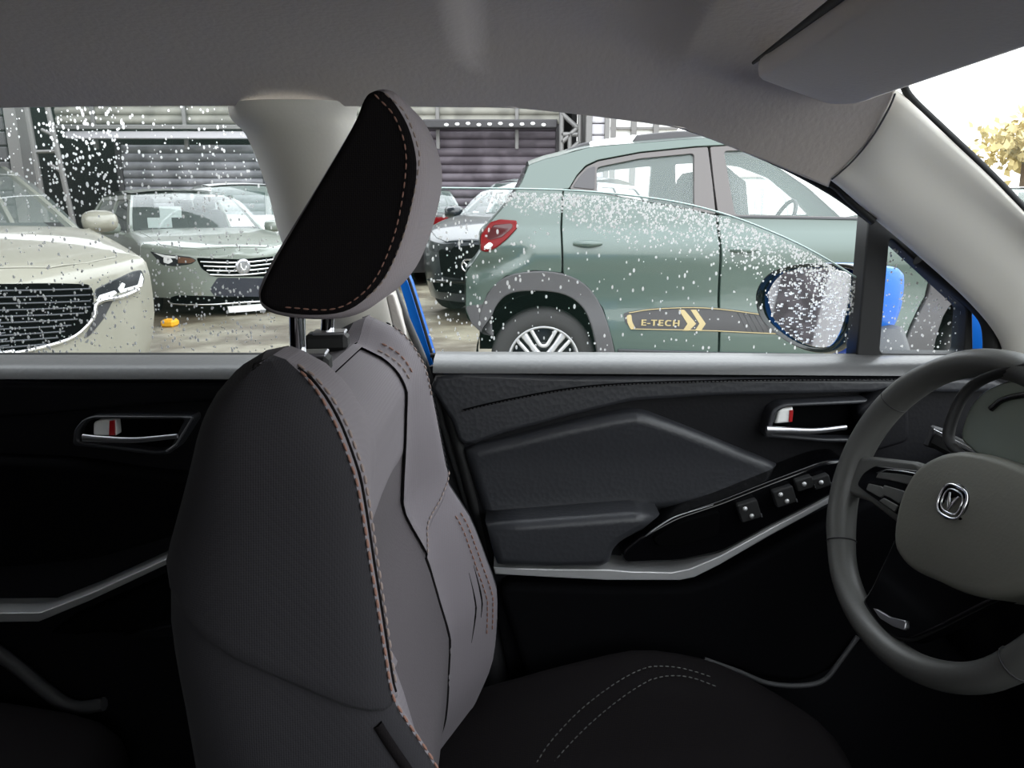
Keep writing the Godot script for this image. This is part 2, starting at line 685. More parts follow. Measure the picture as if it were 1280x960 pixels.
func grain_only(m: StandardMaterial3D, img: Image, strength: float) -> void:
	var b: Image = img.duplicate()
	b.convert(Image.FORMAT_RGBA8)
	b.bump_map_to_normal_map(3.0)
	m.normal_enabled = true
	m.normal_texture = ImageTexture.create_from_image(b)
	m.normal_scale = strength

# ================================================================ the cabin
const EDGE := [-1.9, 1.18, -0.6, 1.214, 0.0, 1.214, 0.2, 1.191, 0.308, 1.152, 0.388, 1.12, 0.45, 1.085]

func pulse(x: float, a: float, b: float, w: float) -> float:
	return smoothstep(a - w, a + w, x) * (1.0 - smoothstep(b - w, b + w, x))

func ceil_y(x: float, z: float) -> float:
	var s := clampf(absf(z + 0.28) / 0.67, 0.0, 1.0)
	var yc := 1.285 - 0.06 * pow(maxf(0.0, x - 0.2), 1.5)
	var y := lerpf(yc, table(EDGE, x), pow(s, 6.5))
	y += 0.018 * pulse(x, -0.042, 0.168, 0.010) * pulse(z, -0.868, -0.60, 0.03)   # the hand bay pressed into the lining
	for c in [[-0.009, -0.735], [0.148, -0.775]]:
		y += 0.004 * (1.0 - smoothstep(0.010, 0.013, Vector2(x - c[0], z - c[1]).length()))
	return y

func PC(px: float, py: float) -> Vector3:                     # a pixel on the headlining
	var d := ray(px, py)
	var t := 0.4
	while t < 1.6:
		var q := EYE + d * t
		if q.y >= ceil_y(q.x, maxf(q.z, -0.95)) or q.z <= -0.95:
			return q
		t += 0.0015
	return EYE + d * t

func plate(called: String, parent: Node, m: Material, pts: PackedVector2Array, z: float, bevel: float, thick: float, cell := 0.05, holes := [], bow = null) -> MeshInstance3D:
	var st := ST()
	var f := func(u: float, v: float, h: float) -> Vector3:
		return Vector3(u, v, z + h + (bow.call(u, v) if bow != null else 0.0))
	skin(st, pts, holes, cell, f, bevel, thick)
	return obj(called, st, m, parent)

func build_setting() -> void:
	# ---- ground outside
	var st := ST()
	abox(st, Vector3(-60, -0.3, -70), Vector3(70, 0, 40))
	struct("ground", st, M.ground, "wet pale concrete yard under the parked cars")
	st = ST()
	abox(st, Vector3(1.7, -0.05, -2.4), Vector3(40, 0.012, 30))  # added slab that bounces light to the headlining
	abox(st, Vector3(0.0, -0.05, 0.8), Vector3(1.7, 0.012, 30))
	struct("ground", st, M.bounce_slab, "pale slab added in front of and beside the car to bounce light into the cabin")
	# ---- headlining
	st = ST()
	var cm := func(u: float, v: float, h: float) -> Vector3: return Vector3(u, ceil_y(u, v) - h, v)
	var fore := PackedVector3Array()
	for q in [[1040, 223], [1053, 212], [1066, 200], [1080, 184], [1093, 166], [1104, 148], [1113, 131], [1119, 116], [1124, 102], [1130, 84]]:
		fore.append(PC(q[0], q[1]))
	var brim := PackedVector2Array([Vector2(-1.9, -0.95), Vector2(fore[0].x, -0.95)])
	for q in fore:
		if q.z > -0.945:
			brim.append(Vector2(q.x, q.z))
	brim.append_array(PackedVector2Array([Vector2(0.36, -0.7), Vector2(0.36, 0.14), Vector2(0.385, 0.24), Vector2(0.426, 0.30), Vector2(0.388, 0.39), Vector2(-1.9, 0.39)]))
	skin(st, brim, [], 0.025, cm, 0.004, 0.04)
	var ceiling := struct("ceiling", st, M.liner, "grey fabric headlining of the car's roof")
	st = ST()
	abox(st, Vector3(0.33, 1.288, -0.855), Vector3(0.52, 1.32, 0.295), 0.008)
	obj("windscreen_header", st, M.liner, ceiling)
	for c in [[-0.009, -0.735], [0.148, -0.775]]:
		st = ST()
		var y := ceil_y(c[0], c[1])
		lathe(st, [0.0, 0.001, 0.007, 0.001, 0.0098, -0.001, 0.0102, -0.003], Transform3D(Basis(Vector3.RIGHT, PI / 2), Vector3(c[0], y, c[1])), 20)
		obj("screw_cap", st, M.visor, ceiling)
	# ---- B pillar
	var rows := []
	for r in [[276, 446, 126, -0.94], [281, 441, 146, -0.945], [299, 447, 165, -0.95], [315, 452, 200, -0.957], [330, 460, 245, -0.965], [345, 472, 300, -0.975], [370, 487, 350, -0.985], [400, 503, 400, -0.995], [430, 519, 445, -1.005], [450, 534, 486, -1.01]]:
		var row := PackedVector3Array()
		for k in 9:
			var u := k / 8.0
			var bulge := 0.035 * pow(sin(PI * clampf(u, 0.0, 1.0)), 0.6)
			row.append(P(lerpf(r[0], r[1], u), r[2], r[3]) + Vector3(0, 0, bulge - 0.02))
		rows.append(row)
	st = ST()
	loft(st, smooth_rows(rows, 3), false)
	var bp := struct("trim_1", st, M.pillar, "pale grey upper trim of the pillar between the side windows")
	rows = []
	for r in [[448, 534, 485, -1.012], [470, 548, 530, -1.012], [510, 572, 610, -1.008], [545, 594, 680, -1.005], [580, 620, 770, -1.0], [600, 660, 900, -1.0]]:
		var row := PackedVector3Array()
		for k in 7:
			var u := k / 6.0
			row.append(P(lerpf(r[0], r[1], u), r[2], r[3]) + Vector3(0, 0, 0.03 * pow(sin(PI * u), 0.6) - 0.02))
		rows.append(row)
	st = ST()
	loft(st, smooth_rows(rows, 3), false)
	obj("lower_trim", st, M.pillar_low, bp)
	st = ST()                                      # seat belt height slide in the pillar
	var slot := rounded(xy([479, 372, 489, 368, 505, 420, 501, 438, 494, 438], -0.955), 0.008)
	skin(st, slot, [], 0.03, func(u, v, h): return Vector3(u, v, -0.972 + h), 0.003, 0.01)
	obj("belt_slide", st, M.visor, bp)
	st = ST()
	tube(st, smooth3(p3([484, 338, 505, 392, 528, 446, 541, 486, 566, 570, 592, 655, 612, 720], -1.018), false), 0.0052, 8)
	obj("door_seal", st, M.seal, bp)
	st = ST()
	var blue := xy([494, 335, 502, 335, 511, 356, 539, 446, 545, 470, 533, 470, 528, 452], -1.05)
	skin(st, blue, [], 0.05, func(u, v, h): return Vector3(u, v, -1.05 + h), 0.001, 0.05)
	obj("painted_edge", st, M.blue, bp)
	st = ST()
	tube(st, smooth3(p3([505, 338, 514, 358, 541, 446, 547, 470], -1.045), false), 0.0022, 6)
	obj("edge_seal", st, M.rubber, bp)
	# ---- A pillar
	var ap := [
		[[1038, 224, -0.955], [1062, 203, -0.93], [1092, 168, -0.896], [1122, 116, -0.868]],
		[[1088, 268, -0.965], [1112, 246, -0.932], [1146, 206, -0.902], [1184, 170, -0.878]],
		[[1150, 320, -0.978], [1176, 294, -0.94], [1210, 254, -0.908], [1240, 222, -0.884]],
		[[1214, 378, -0.985], [1244, 346, -0.945], [1276, 306, -0.914], [1298, 282, -0.89]],
		[[1250, 424, -0.99], [1290, 396, -0.948], [1330, 356, -0.918], [1354, 336, -0.895]],
		[[1262, 470, -1.0], [1340, 450, -0.955], [1390, 420, -0.925], [1430, 410, -0.9]],
		[[1266, 520, -1.0], [1400, 510, -0.955], [1460, 500, -0.925], [1520, 490, -0.9]]]
	var under := []
	for c in ap[0]:
		under.append([c[0] - 34, c[1] - 14, c[2] - 0.03])
	ap.push_front(under)
	rows = []
	for r in ap:
		var q := PackedVector3Array()
		q.append(P(r[0][0] + 4, r[0][1] - 4, r[0][2] - 0.05))
		for c in r:
			q.append(P(c[0], c[1], c[2]))
		q.append(P(r[3][0], r[3][1], r[3][2]) + Vector3(0.02, 0, -0.05))
		rows.append(smooth3(q, false, 4))
	st = ST()
	loft(st, smooth_rows(rows, 4), false)
	var at := struct("trim_2", st, M.pillar, "pale grey trim of the windscreen pillar")
	st = ST()                                      # joint between lining and pillar
	tube(st, moved(smooth3(fore.slice(0, 8), false, 3), Vector3(-0.0005, -0.0012, 0.001)), 0.0011, 6)
	obj("joint", st, M.seal, at)
	# ---- windscreen
	st = ST()
	var tl := P(1128, 108, -0.89)
	var top := PackedVector3Array()
	var low := PackedVector3Array()
	for k in 13:
		var u := k / 12.0 * 2.0 - 1.0
		top.append(Vector3(tl.x + 0.05 * (1.0 - u * u), tl.y + 0.02 * (1.0 - u * u), lerpf(-0.89, 0.33, k / 12.0)))
		low.append(Vector3(0.95 + 0.15 * (1.0 - u * u), 0.84, lerpf(-0.93, 0.37, k / 12.0)))
	rows = []
	for j in 7:
		var row := PackedVector3Array()
		for k in 13:
			row.append(top[k].lerp(low[k], j / 6.0) + Vector3(0.02, 0.03, 0) * sin(PI * j / 6.0))
		rows.append(row)
	loft(st, rows, false)
	var ws := struct("window_1", st, M.pane, "rain-dotted windscreen")
	st = ST()
	tube(st, smooth3(PackedVector3Array([P(1128, 104, -0.872), P(1140, 124, -0.874), P(1184, 166, -0.88), P(1240, 219, -0.886), P(1296, 277, -0.892), P(1352, 331, -0.897)]), false), 0.0042, 8)
	obj("frit_band", st, M.rubber, ws)
	# ---- shell around the camera: sides, rear, floor; rear windows closed off to cut light
	st = ST()
	abox(st, Vector3(-1.95, 0.12, -1.10), Vector3(1.3, 0.2, 0.56))
	struct("floor", st, M.carpet, "dark carpet of the car floor")
	st = ST()
	abox(st, Vector3(-1.95, 0.2, 0.45), Vector3(-0.25, 0.88, 0.56))
	abox(st, Vector3(-0.25, 0.2, 0.45), Vector3(1.0, 0.88, 0.56))
	abox(st, Vector3(-1.95, 0.88, 0.40), Vector3(-0.18, 1.25, 0.50))  # fills the rear side window to cut light on the headlining
	struct("wall_right", st, M.dark, "passenger side of the cabin below its open front window, rear window closed off to cut light")
	st = ST()
	abox(st, Vector3(-1.98, 0.2, -1.1), Vector3(-1.9, 0.92, 0.56))
	abox(st, Vector3(-1.98, 0.92, -1.1), Vector3(-1.9, 1.25, 0.56))  # fills the rear window so that less light enters behind
	struct("wall_back", st, M.dark, "rear of the cabin, its window closed off to cut light")
	st = ST()
	abox(st, Vector3(1.0, 0.2, -1.1), Vector3(1.3, 0.8, 0.56))
	struct("wall_front", st, M.dark, "bulkhead below the windscreen")
	st = ST()                                       # the car's own bonnet outside
	rows = []
	for k in 9:
		var u := k / 8.0
		var line := PackedVector3Array()
		for j in 13:
			var w := j / 6.0 - 1.0
			line.append(Vector3(1.12 + 0.95 * u - 0.18 * u * w * w, 0.83 - 0.14 * u * u - 0.05 * pow(absf(w), 3.0), -0.28 + w * 0.80))
		rows.append(line)
	loft(st, rows, false)
	struct("trim_4", st, M.blue, "blue bonnet of the car itself")
	st = ST()
	var dash := []
	for k in 9:
		var z := lerpf(-0.97, 0.42, k / 8.0)
		dash.append(smooth3(PackedVector3Array([Vector3(0.78, 0.40, z), Vector3(0.62, 0.50, z), Vector3(0.57, 0.66, z), Vector3(0.585, 0.775, z), Vector3(0.66, 0.815, z), Vector3(0.85, 0.82, z), Vector3(1.05, 0.815, z)]), false, 4))
	loft(st, dash, false)
	var db := thing("dashboard", "dark dashboard behind the steering wheel", "dashboard")
	obj("dash_pad", st, M.dark, db)
	# instrument screen in its hood
	st = ST()
	var so := Vector3(0.47, 0.855, -0.66)
	var sn := Vector3(-0.94, 0.28, 0.2).normalized()
	var su := (Vector3.UP - sn * sn.y).normalized()
	var sw := su.cross(sn).normalized()
	var smap := func(u: float, v: float, h: float) -> Vector3: return so + sw * u + su * v + sn * h
	var so2 := PackedVector2Array()
	for c in [[1198, 548], [1209, 512], [1226, 490], [1250, 478], [1292, 468], [1400, 458], [1400, 600], [1280, 592], [1225, 572]]:
		var q := PN(c[0], c[1], so, sn) - so
		so2.append(Vector2(q.dot(sw), q.dot(su)))
	skin(st, rounded(so2, 0.01), [], 0.04, smap, 0.003, 0.01)
	obj("instrument_screen", st, M.screen, db)
	st = ST()
	var rim := PackedVector3Array()
	for c in [[1222, 580], [1192, 552], [1202, 510], [1222, 484], [1250, 470], [1292, 460], [1400, 448]]:
		rim.append(PN(c[0], c[1], so, sn) + sn * 0.006)
	tube(st, smooth3(rim, false), 0.0045, 8, 1.6, sn)
	obj("screen_hood", st, M.rubber, db)
	st = ST()
	for c in [[[1240, 512], [1256, 500], [1284, 494], [1330, 490]]]:
		var l := PackedVector3Array()
		for q in c:
			l.append(PN(q[0], q[1], so, sn) + sn * 0.002)
		tube(st, smooth3(l, false), 0.003, 6)
	obj("screen_bezel", st, M.gloss, db)
	st = ST()                                       # side vent beyond the wheel rim
	var vent := rounded(xy([1085, 520, 1120, 498, 1150, 490, 1150, 560, 1100, 575], -0.93), 0.01)
	skin(st, vent, [], 0.04, func(u, v, h): return Vector3(u, v, -0.955 + h), 0.006, 0.04)
	obj("dash_end", st, M.door_hard, db)
	build_visor()

func smooth_rows(rows: Array, per: int) -> Array:
	var cols: int = rows[0].size()
	var lines := []
	for j in cols:
		var l := PackedVector3Array()
		for r in rows:
			l.append(r[j])
		lines.append(smooth3(l, false, per))
	var out := []
	for i in lines[0].size():
		var row := PackedVector3Array()
		for j in cols:
			row.append(lines[j][i])
		out.append(row)
	return out

func build_visor() -> void:
	var v := thing("sun_visor", "grey fabric sun visor folded up above the windscreen corner", "sun visor")
	var a := P(932, 90, -0.84)
	var b := P(946, 110, -0.845)
	var c := P(1060, 126, -0.845)
	var z1 := -0.33
	var rows := []
	for k in 15:
		var u := k / 14.0
		var z := lerpf(-0.845, z1, u)
		var e := 1.0
		if k == 0: e = 0.5
		if k == 14: e = 0.5
		var back := Vector3(a.x + 0.004 - 0.012 * u, a.y + 0.012 * u, z)
		var front := Vector3(c.x + 0.012 * u, c.y + 0.011 * u, z)
		if k == 0:
			back.x += 0.012
			front.x -= 0.012
		var n := Vector3(0.02, 1, 0) * 0.011 * e
		var mid := (back + front) / 2.0
		var d := (front - back)
		var row := PackedVector3Array()
		for q in [[0.0, 0.0], [0.015, -0.7], [0.06, -1.0], [0.3, -1.05], [0.6, -1.05], [0.9, -1.0], [0.97, -0.7], [1.0, 0.0], [0.97, 0.7], [0.9, 1.0], [0.5, 1.0], [0.06, 1.0], [0.015, 0.7]]:
			row.append(back + d * q[0] + n * q[1])
		rows.append(row)
	var st := ST()
	loft(st, smooth_rows(rows, 2), true, true)
	obj("visor_board", st, M.visor, v)
	st = ST()
	tube(st, PackedVector3Array([Vector3(a.x + 0.006, a.y + 0.008, -0.835), Vector3(a.x - 0.002, a.y + 0.013, -0.6), Vector3(a.x - 0.009, a.y + 0.02, z1)]), [0.0018, 0.0042, 0.0048], 8)
	obj("visor_gap_shade", st, M.rubber, v)  # dark strip standing in for the shade in the gap above the visor
	st = ST()
	bar(st, Vector3(a.x + 0.05, ceil_y(a.x + 0.05, -0.83) + 0.005, -0.83), Vector3(a.x + 0.05, a.y - 0.004, -0.83), 0.016, 0.016, Vector3.RIGHT, 0.2)
	obj("pivot", st, M.pillar, v)
	st = ST()
	tube(st, PackedVector3Array([Vector3(c.x - 0.012, c.y + 0.012, -0.80), Vector3(c.x - 0.012, c.y + 0.012, -0.875)]), 0.004, 8)
	obj("pivot_rod", st, M.pillar, v)

# ================================================================ doors
func build_doors() -> void:
	# ---------------- the driver's door
	var d := thing("car_door", "driver's door with padded black trim, half-lowered wet window and silver strip", "car door")
	var bow := func(x: float, y: float) -> float: return 0.014 * sin(PI * clampf((y - 0.2) / 0.7, 0.0, 1.0))
	plate("door_board", d, M.door_hard, xy([543, 458, 1500, 462, 1500, 980, 668, 980, 640, 860, 607, 690, 578, 570], -1.0), -1.0, 0.006, 0.06, 0.05, [], bow)
	var st := ST()                                             # window sill
	var prof := [[0.0, 0.0], [-0.006, 0.010], [-0.018, 0.0145], [-0.036, 0.017], [-0.056, 0.0185], [-0.062, 0.012]]
	var rows := []
	for r in [[541, 466], [560, 466.5], [700, 467], [850, 468], [1000, 469], [1150, 470], [1250, 470.5]]:
		var q := PackedVector3Array()
		var o := P(r[0], r[1], -0.978)
		for p in prof:
			q.append(o + Vector3(0, p[1], p[0]))
		rows.append(q)
	loft(st, smooth_rows(rows, 2), false)
	obj("window_sill", st, M.sill, d)
	st = ST()
	tube(st, p3([538, 444, 800, 444.4, 1076, 445], -1.043), 0.0034, 6)
	tube(st, p3([1098, 445, 1212, 445.6], -1.043), 0.0034, 6)
	obj("glass_seal", st, M.rubber, d)
	plate("upper_pad", d, M.door_soft, smooth2(xy([545, 468, 700, 469, 900, 470.5, 1080, 472, 1240, 473, 1240, 489, 1100, 490, 1000, 492, 900, 494, 850, 497, 800, 500, 776, 504, 730, 515, 680, 528, 630, 541, 581, 555, 565, 525], -0.985), true, 3), -0.978, 0.007, 0.03)
	var line := smooth3(p3([579, 513, 612, 505, 650, 497, 700, 488, 740, 483, 790, 479.5, 860, 477, 950, 475, 1060, 474, 1160, 473.5], -0.9755), false, 6)
	st = ST()
	tube(st, line, 0.0017, 6)
	obj("pad_seam", st, M.pit, d)
	st = ST()
	stitches(st, moved(line, Vector3(0, -0.0005, 0.0018)), 0.0052, 0.0036, 0.0008)
	var se := obj("seam_stitching", st, M.thread_dark, d)
	stuff(se)
	plate("middle_pad", d, M.door_soft, rounded(xy([577, 563, 640, 549, 700, 533, 770, 517.5, 796, 514, 812, 518, 860, 536, 930, 565, 1004, 592, 985, 600, 929, 622, 880, 634, 842, 640, 760, 645, 680, 650, 607, 656], -0.975), 0.02), -0.966, 0.016, 0.03, 0.03, [], func(x: float, y: float) -> float: return -0.012 * pulse(y, 0.66, 0.80, 0.05))
	plate("arm_rest", d, M.door_soft, rounded(xy([606, 656, 700, 649, 780, 643, 832, 639.5, 846, 642, 836, 652, 800, 668, 778, 680, 768, 690, 764, 706, 752, 712, 690, 713, 620, 710], -0.93), 0.012), -0.93, 0.014, 0.06, 0.04)
	plate("switch_console", d, M.gloss, rounded(xy([776, 690, 800, 670, 846, 645, 900, 627, 960, 603, 1030, 577, 1062, 574, 1060, 612, 980, 654, 905, 692, 850, 703, 780, 706], -0.945), 0.012), -0.945, 0.006, 0.05, 0.04)
	plate("pull_cup", d, M.pit, rounded(xy([815, 672, 850, 651, 900, 637, 898, 668, 850, 682, 822, 682], -0.942), 0.008), -0.938, 0.002, 0.006)
	st = ST()
	tube(st, smooth3(p3([807, 670, 822, 659, 842, 647, 862, 640, 892, 631], -0.936), false), [0.0008, 0.0014, 0.0018, 0.0018, 0.0016, 0.0015, 0.0014, 0.0013, 0.0012, 0.0011, 0.001, 0.001, 0.0009, 0.0009, 0.0008, 0.0008, 0.0007, 0.0006, 0.0006, 0.0005, 0.0004], 6)
	obj("cup_edge", st, M.satin, d)
	# window switches
	for s in [[936, 638, 26, 26], [980, 620, 26, 24], [1005, 604, 22, 16], [1026, 602, 22, 16]]:
		var c := P(s[0], s[1], -0.938)
		st = ST()
		var w: float = s[2] * 0.00052
		var h: float = s[3] * 0.00050
		var k := Basis(Vector3(0, 0, 1), 0.34)
		var po := PackedVector2Array()
		for e in [[-1, -1], [1, -1], [1, 1], [-1, 1]]:
			var q: Vector3 = k * Vector3(e[0] * w, e[1] * h, 0)
			po.append(Vector2(c.x + q.x, c.y + q.y))
		skin(st, rounded(po, 0.003), [], 0.03, func(u, v, hh): return Vector3(u, v, -0.934 + hh), 0.002, 0.008)
		var sw := obj("window_switch", st, M.rubber, d)
		st = ST()
		for e in ([[-0.35, 0.45], [0.05, -0.5]] if s[2] > 24 else [[-0.1, 0.1]]):
			var q: Vector3 = c + k * Vector3(e[0] * w, e[1] * h, 0.0045)
			lathe(st, [0.0, 0.0022, 0.0020, 0.0018, 0.0030, 0.0006, 0.0032, 0.0], Transform3D(Basis(), q), 12)
		obj("switch_symbol", st, M.silver, sw)
		st = ST()
		var q2: Vector3 = c + k * Vector3(w * 0.98, -h * 0.8, 0.003)
		box(st, Transform3D(k, q2), Vector3(0.0012, 0.005, 0.004), 0.0004)
		obj("switch_edge", st, M.satin, sw)
	# silver strip
	plate("silver_strip", d, M.silver, xy([617, 709.5, 690, 711.5, 760, 712, 790, 714.5, 840, 715.5, 862, 711, 900, 695, 960, 662, 1010, 636, 1062, 608, 1064, 614, 1010, 644, 960, 671, 900, 706, 868, 722, 850, 725.5, 760, 725.5, 690, 722, 619, 718], -0.94), -0.94, 0.0018, 0.05)
	plate("pocket_panel", d, M.dark, rounded(xy([619, 730, 760, 735, 860, 735, 900, 722, 1000, 668, 1120, 610, 1230, 580, 1230, 800, 1080, 800, 1040, 842, 1000, 856, 950, 850, 900, 832, 760, 850, 660, 860], -0.955), 0.03), -0.955, 0.012, 0.05, 0.05)
	st = ST()
	tube(st, smooth3(p3([880, 824, 925, 840, 960, 854, 1000, 857, 1030, 850, 1050, 826, 1072, 796], -0.945), false), 0.0035, 8)
	obj("pocket_lip", st, M.seal, d)
	# release handle
	release_handle(d, -1, [954, 546, 964, 512, 978, 504, 1118, 497, 1126, 506, 1100, 542, 1088, 553, 1030, 552], [962, 541, 970, 515, 982, 508, 1112, 503, 1114, 508, 1092, 541, 1084, 547, 1030, 547], [958, 537, 985, 538, 1020, 538.5, 1058, 534], [974, 512, 992, 509, 991, 528, 969, 530], [987, 513, 991.5, 512.5, 990.5, 527, 986, 527.5])
	# window frame, quarter glass and division bar
	plate("window_frame", d, M.rubber, xy([1086, 268, 1096, 266, 1160, 318, 1216, 370, 1217, 450, 1070, 450], -1.03), -1.03, 0.003, 0.03, 0.05, [rounded(xy([1112.5, 297, 1209, 386, 1205, 443.5, 1100, 442], -1.03), 0.008)])
	st = ST()
	tube(st, smooth3(p3([440, 124, 505, 124, 640, 127, 760, 139, 850, 155, 960, 197, 1040, 239, 1092, 277], -0.985), false), 0.0055, 8)
	tube(st, smooth3(p3([1026, 224, 1043, 231, 1060, 247, 1092, 276], -0.968), false), 0.0055, 8)
	obj("header_frame", st, M.rubber, d)
	plate("painted_edge", d, M.blue, xy([1210, 386, 1232, 392, 1232, 450, 1210, 450], -1.07), -1.07, 0.001, 0.006)
	st = ST()
	tube(st, smooth3(p3([1150, 322, 1200, 362, 1222, 382, 1236, 402, 1240, 425, 1239, 452], -1.012), false), 0.0115, 8)
	obj("frame_seal", st, M.rubber, d)
	st = ST()
	tube(st, smooth3(p3([543, 456, 560, 510, 585, 600, 610, 690, 640, 800], -0.995), false), 0.008, 8)
	obj("edge_seal", st, M.rubber, d)
	# glass
	var gz := -1.052
	var edge := smooth2(xy([534, 235, 600, 235.5, 700, 237.5, 780, 243.5, 850, 253.5, 910, 269, 965, 290, 1010, 311, 1050, 334, 1090, 360], gz), false, 4)
	var gp := edge.duplicate()
	gp.append_array(xy([1090, 452, 530, 452], gz))
	st = ST()
	skin(st, gp, [], 0.2, func(u, v, h): return Vector3(u, v, gz + h), 0.0, 0.0)
	var wg := obj("door_glass", st, M.pane, d)
	st = ST()
	var e3 := PackedVector3Array()
	for p in edge:
		e3.append(Vector3(p.x, p.y, gz))
	tube(st, e3, 0.0013, 6)
	obj("glass_edge", st, M.pane_edge, wg)
	st = ST()
	skin(st, xy([1108, 290, 1214, 384, 1210, 450, 1096, 450], -1.045), [], 0.2, func(u, v, h): return Vector3(u, v, -1.045 + h))
	var qg := obj("quarter_glass", st, M.pane, d)
	st = ST()
	abox(st, Vector3(-0.11, 0.22, -1.13), Vector3(0.95, 0.88, -1.075))
	obj("outer_panel", st, M.blue, d)
	var rng := RandomNumberGenerator.new()
	rng.seed = 7
	var spots := []
	for i in 2300:                                             # the band of drops just below the glass edge
		var px := rng.randf_range(600, 1078)
		var u := rng.randf()
		var ye := edge_y(px)
		var band := 22.0 + 30.0 * smoothstep(640, 800, px)
		var py := ye + 5.0 + band * pow(u, 1.4) * (0.5 + rng.randf() * 0.7)
		if px < 700 and rng.randf() > (px - 580) / 120.0:
			continue
		if py > 442:
			continue
		spots.append([P(px, py, gz + 0.0004), Vector3(0, 0, 1), rng.randf_range(0.0005, 0.0017), rng.randf_range(0.9, 1.5)])
	for i in 900:
		var px := rng.randf_range(536, 1072)
		var ye := edge_y(px)
		var py := rng.randf_range(ye + 12, 442)
		if px > 650 and rng.randf() < 0.62:
			continue
		spots.append([P(px, py, gz + 0.0004), Vector3(0, 0, 1), rng.randf_range(0.0005, 0.0018), rng.randf_range(0.9, 2.2)])
	droplets("rain_drops", wg, spots, M.water)
	spots = []
	for i in 230:
		var px := rng.randf_range(1102, 1206)
		var py := rng.randf_range(300, 441)
		if py < 292 + (px - 1108) * 0.88:
			continue
		spots.append([P(px, py, -1.0446), Vector3(0, 0, 1), rng.randf_range(0.0005, 0.0017), rng.randf_range(0.9, 1.4)])
	droplets("rain_drops", qg, spots, M.water)
	door_mirror(d, rng)

	# ---------------- the rear door
	var r := thing("car_door", "rear door behind the seat with closed rain-covered window and dark trim", "car door")
	plate("door_board", r, M.door_hard, xy([-300, 470, 520, 470, 520, 640, 470, 800, 400, 960, -300, 960], -1.0), -1.0, 0.006, 0.06, 0.05, [], bow)
	st = ST()
	rows = []
	for e in [[-300, 474], [100, 474], [300, 474], [500, 474]]:
		var q := PackedVector3Array()
		var o := P(e[0], e[1], -0.978)
		for p in prof:
			q.append(o + Vector3(0, p[1] * 1.2, p[0]))
		rows.append(q)
	loft(st, rows, false)
	obj("window_sill", st, M.sill, r)
	st = ST()
	tube(st, p3([-300, 443.5, 340, 444, 520, 444], -1.043), 0.0036, 6)
	obj("glass_seal", st, M.rubber, r)
	plate("upper_pad", r, M.door_hard, smooth2(xy([-300, 480, 100, 480, 300, 480, 500, 480, 500, 500, 300, 502, 200, 506, 100, 515, 0, 522, -300, 530], -0.98), true, 3), -0.98, 0.007, 0.03)
	plate("middle_pad", r, M.dark, rounded(xy([-300, 560, 90, 575, 190, 590, 330, 600, 330, 640, 215, 672, 120, 700, -300, 740], -0.975), 0.03), -0.97, 0.012, 0.03)
	plate("silver_strip", r, M.silver, xy([-300, 766, 0, 766.5, 50, 766, 110, 743, 170, 716, 240, 684, 300, 656, 300, 662, 240, 691, 170, 724, 110, 752, 62, 772, 48, 777.5, 0, 778, -300, 778], -0.945), -0.945, 0.0018, 0.05)
	plate("pocket_panel", r, M.dark, rounded(xy([-300, 790, 60, 788, 180, 735, 300, 680, 420, 640, 420, 800, 240, 800, 120, 795, -300, 850], -0.96), 0.03), -0.962, 0.012, 0.05)
	plate("map_pocket", r, M.door_hard, rounded(xy([130, 797, 200, 782, 270, 770, 360, 770, 360, 798, 250, 797], -0.95), 0.01), -0.945, 0.004, 0.04)
	release_handle(r, 1, [92, 556, 94, 536, 104, 524, 118, 519, 241, 520, 243, 526, 222, 560, 212, 567, 196, 568], [99, 551, 100, 537, 108, 527, 120, 523, 232, 523, 216, 556, 208, 562, 196, 563], [104, 547, 130, 549, 170, 550, 222, 545], [116, 528, 126, 525, 144, 524, 146, 545, 116, 545], [137, 526, 143, 525.5, 144, 544, 136, 544.5])
	st = ST()
	tube(st, p3([241, 522, 220, 556, 208, 564], -0.966), 0.0016, 6)
	obj("recess_edge", st, M.satin, r)
	st = ST()
	tube(st, smooth3(p3([-300, 129, 100, 126, 238, 126, 300, 128], -0.985), false), 0.0045, 8)
	obj("header_frame", st, M.rubber, r)
	st = ST()
	skin(st, xy([-300, 110, 470, 110, 540, 452, -300, 452], gz), [], 0.3, func(u, v, h): return Vector3(u, v, gz + h))
	var rg := obj("door_glass", st, M.pane, r)
	st = ST()
	abox(st, Vector3(-1.7, 0.22, -1.13), Vector3(-0.13, 0.88, -1.075))
	obj("outer_panel", st, M.blue, r)
	spots = []
	for i in 3000:
		var px := rng.randf_range(-20, 350)
		var py := rng.randf_range(132, 441)
		var dense := 0.35
		if px > 60 and px < 160 and py < 260: dense = 1.0
		if px < 120 and py > 350: dense = 0.9
		if px > 190 and py > 320: dense = 0.55
		if rng.randf() > dense:
			continue
		spots.append([P(px, py, gz + 0.0004), Vector3(0, 0, 1), rng.randf_range(0.0005, 0.0018) * (1.1 if dense == 1.0 else 1.0), rng.randf_range(0.9, 1.9)])
	droplets("rain_drops", rg, spots, M.water)

func edge_y(px: float) -> float:
	return table([534, 235, 600, 235.5, 700, 237.5, 780, 243.5, 850, 253.5, 910, 269, 965, 290, 1010, 311, 1050, 334, 1090, 360], px)

func moved(a: PackedVector3Array, d: Vector3) -> PackedVector3Array:
	var r := PackedVector3Array()
	for p in a:
		r.append(p + d)
	return r

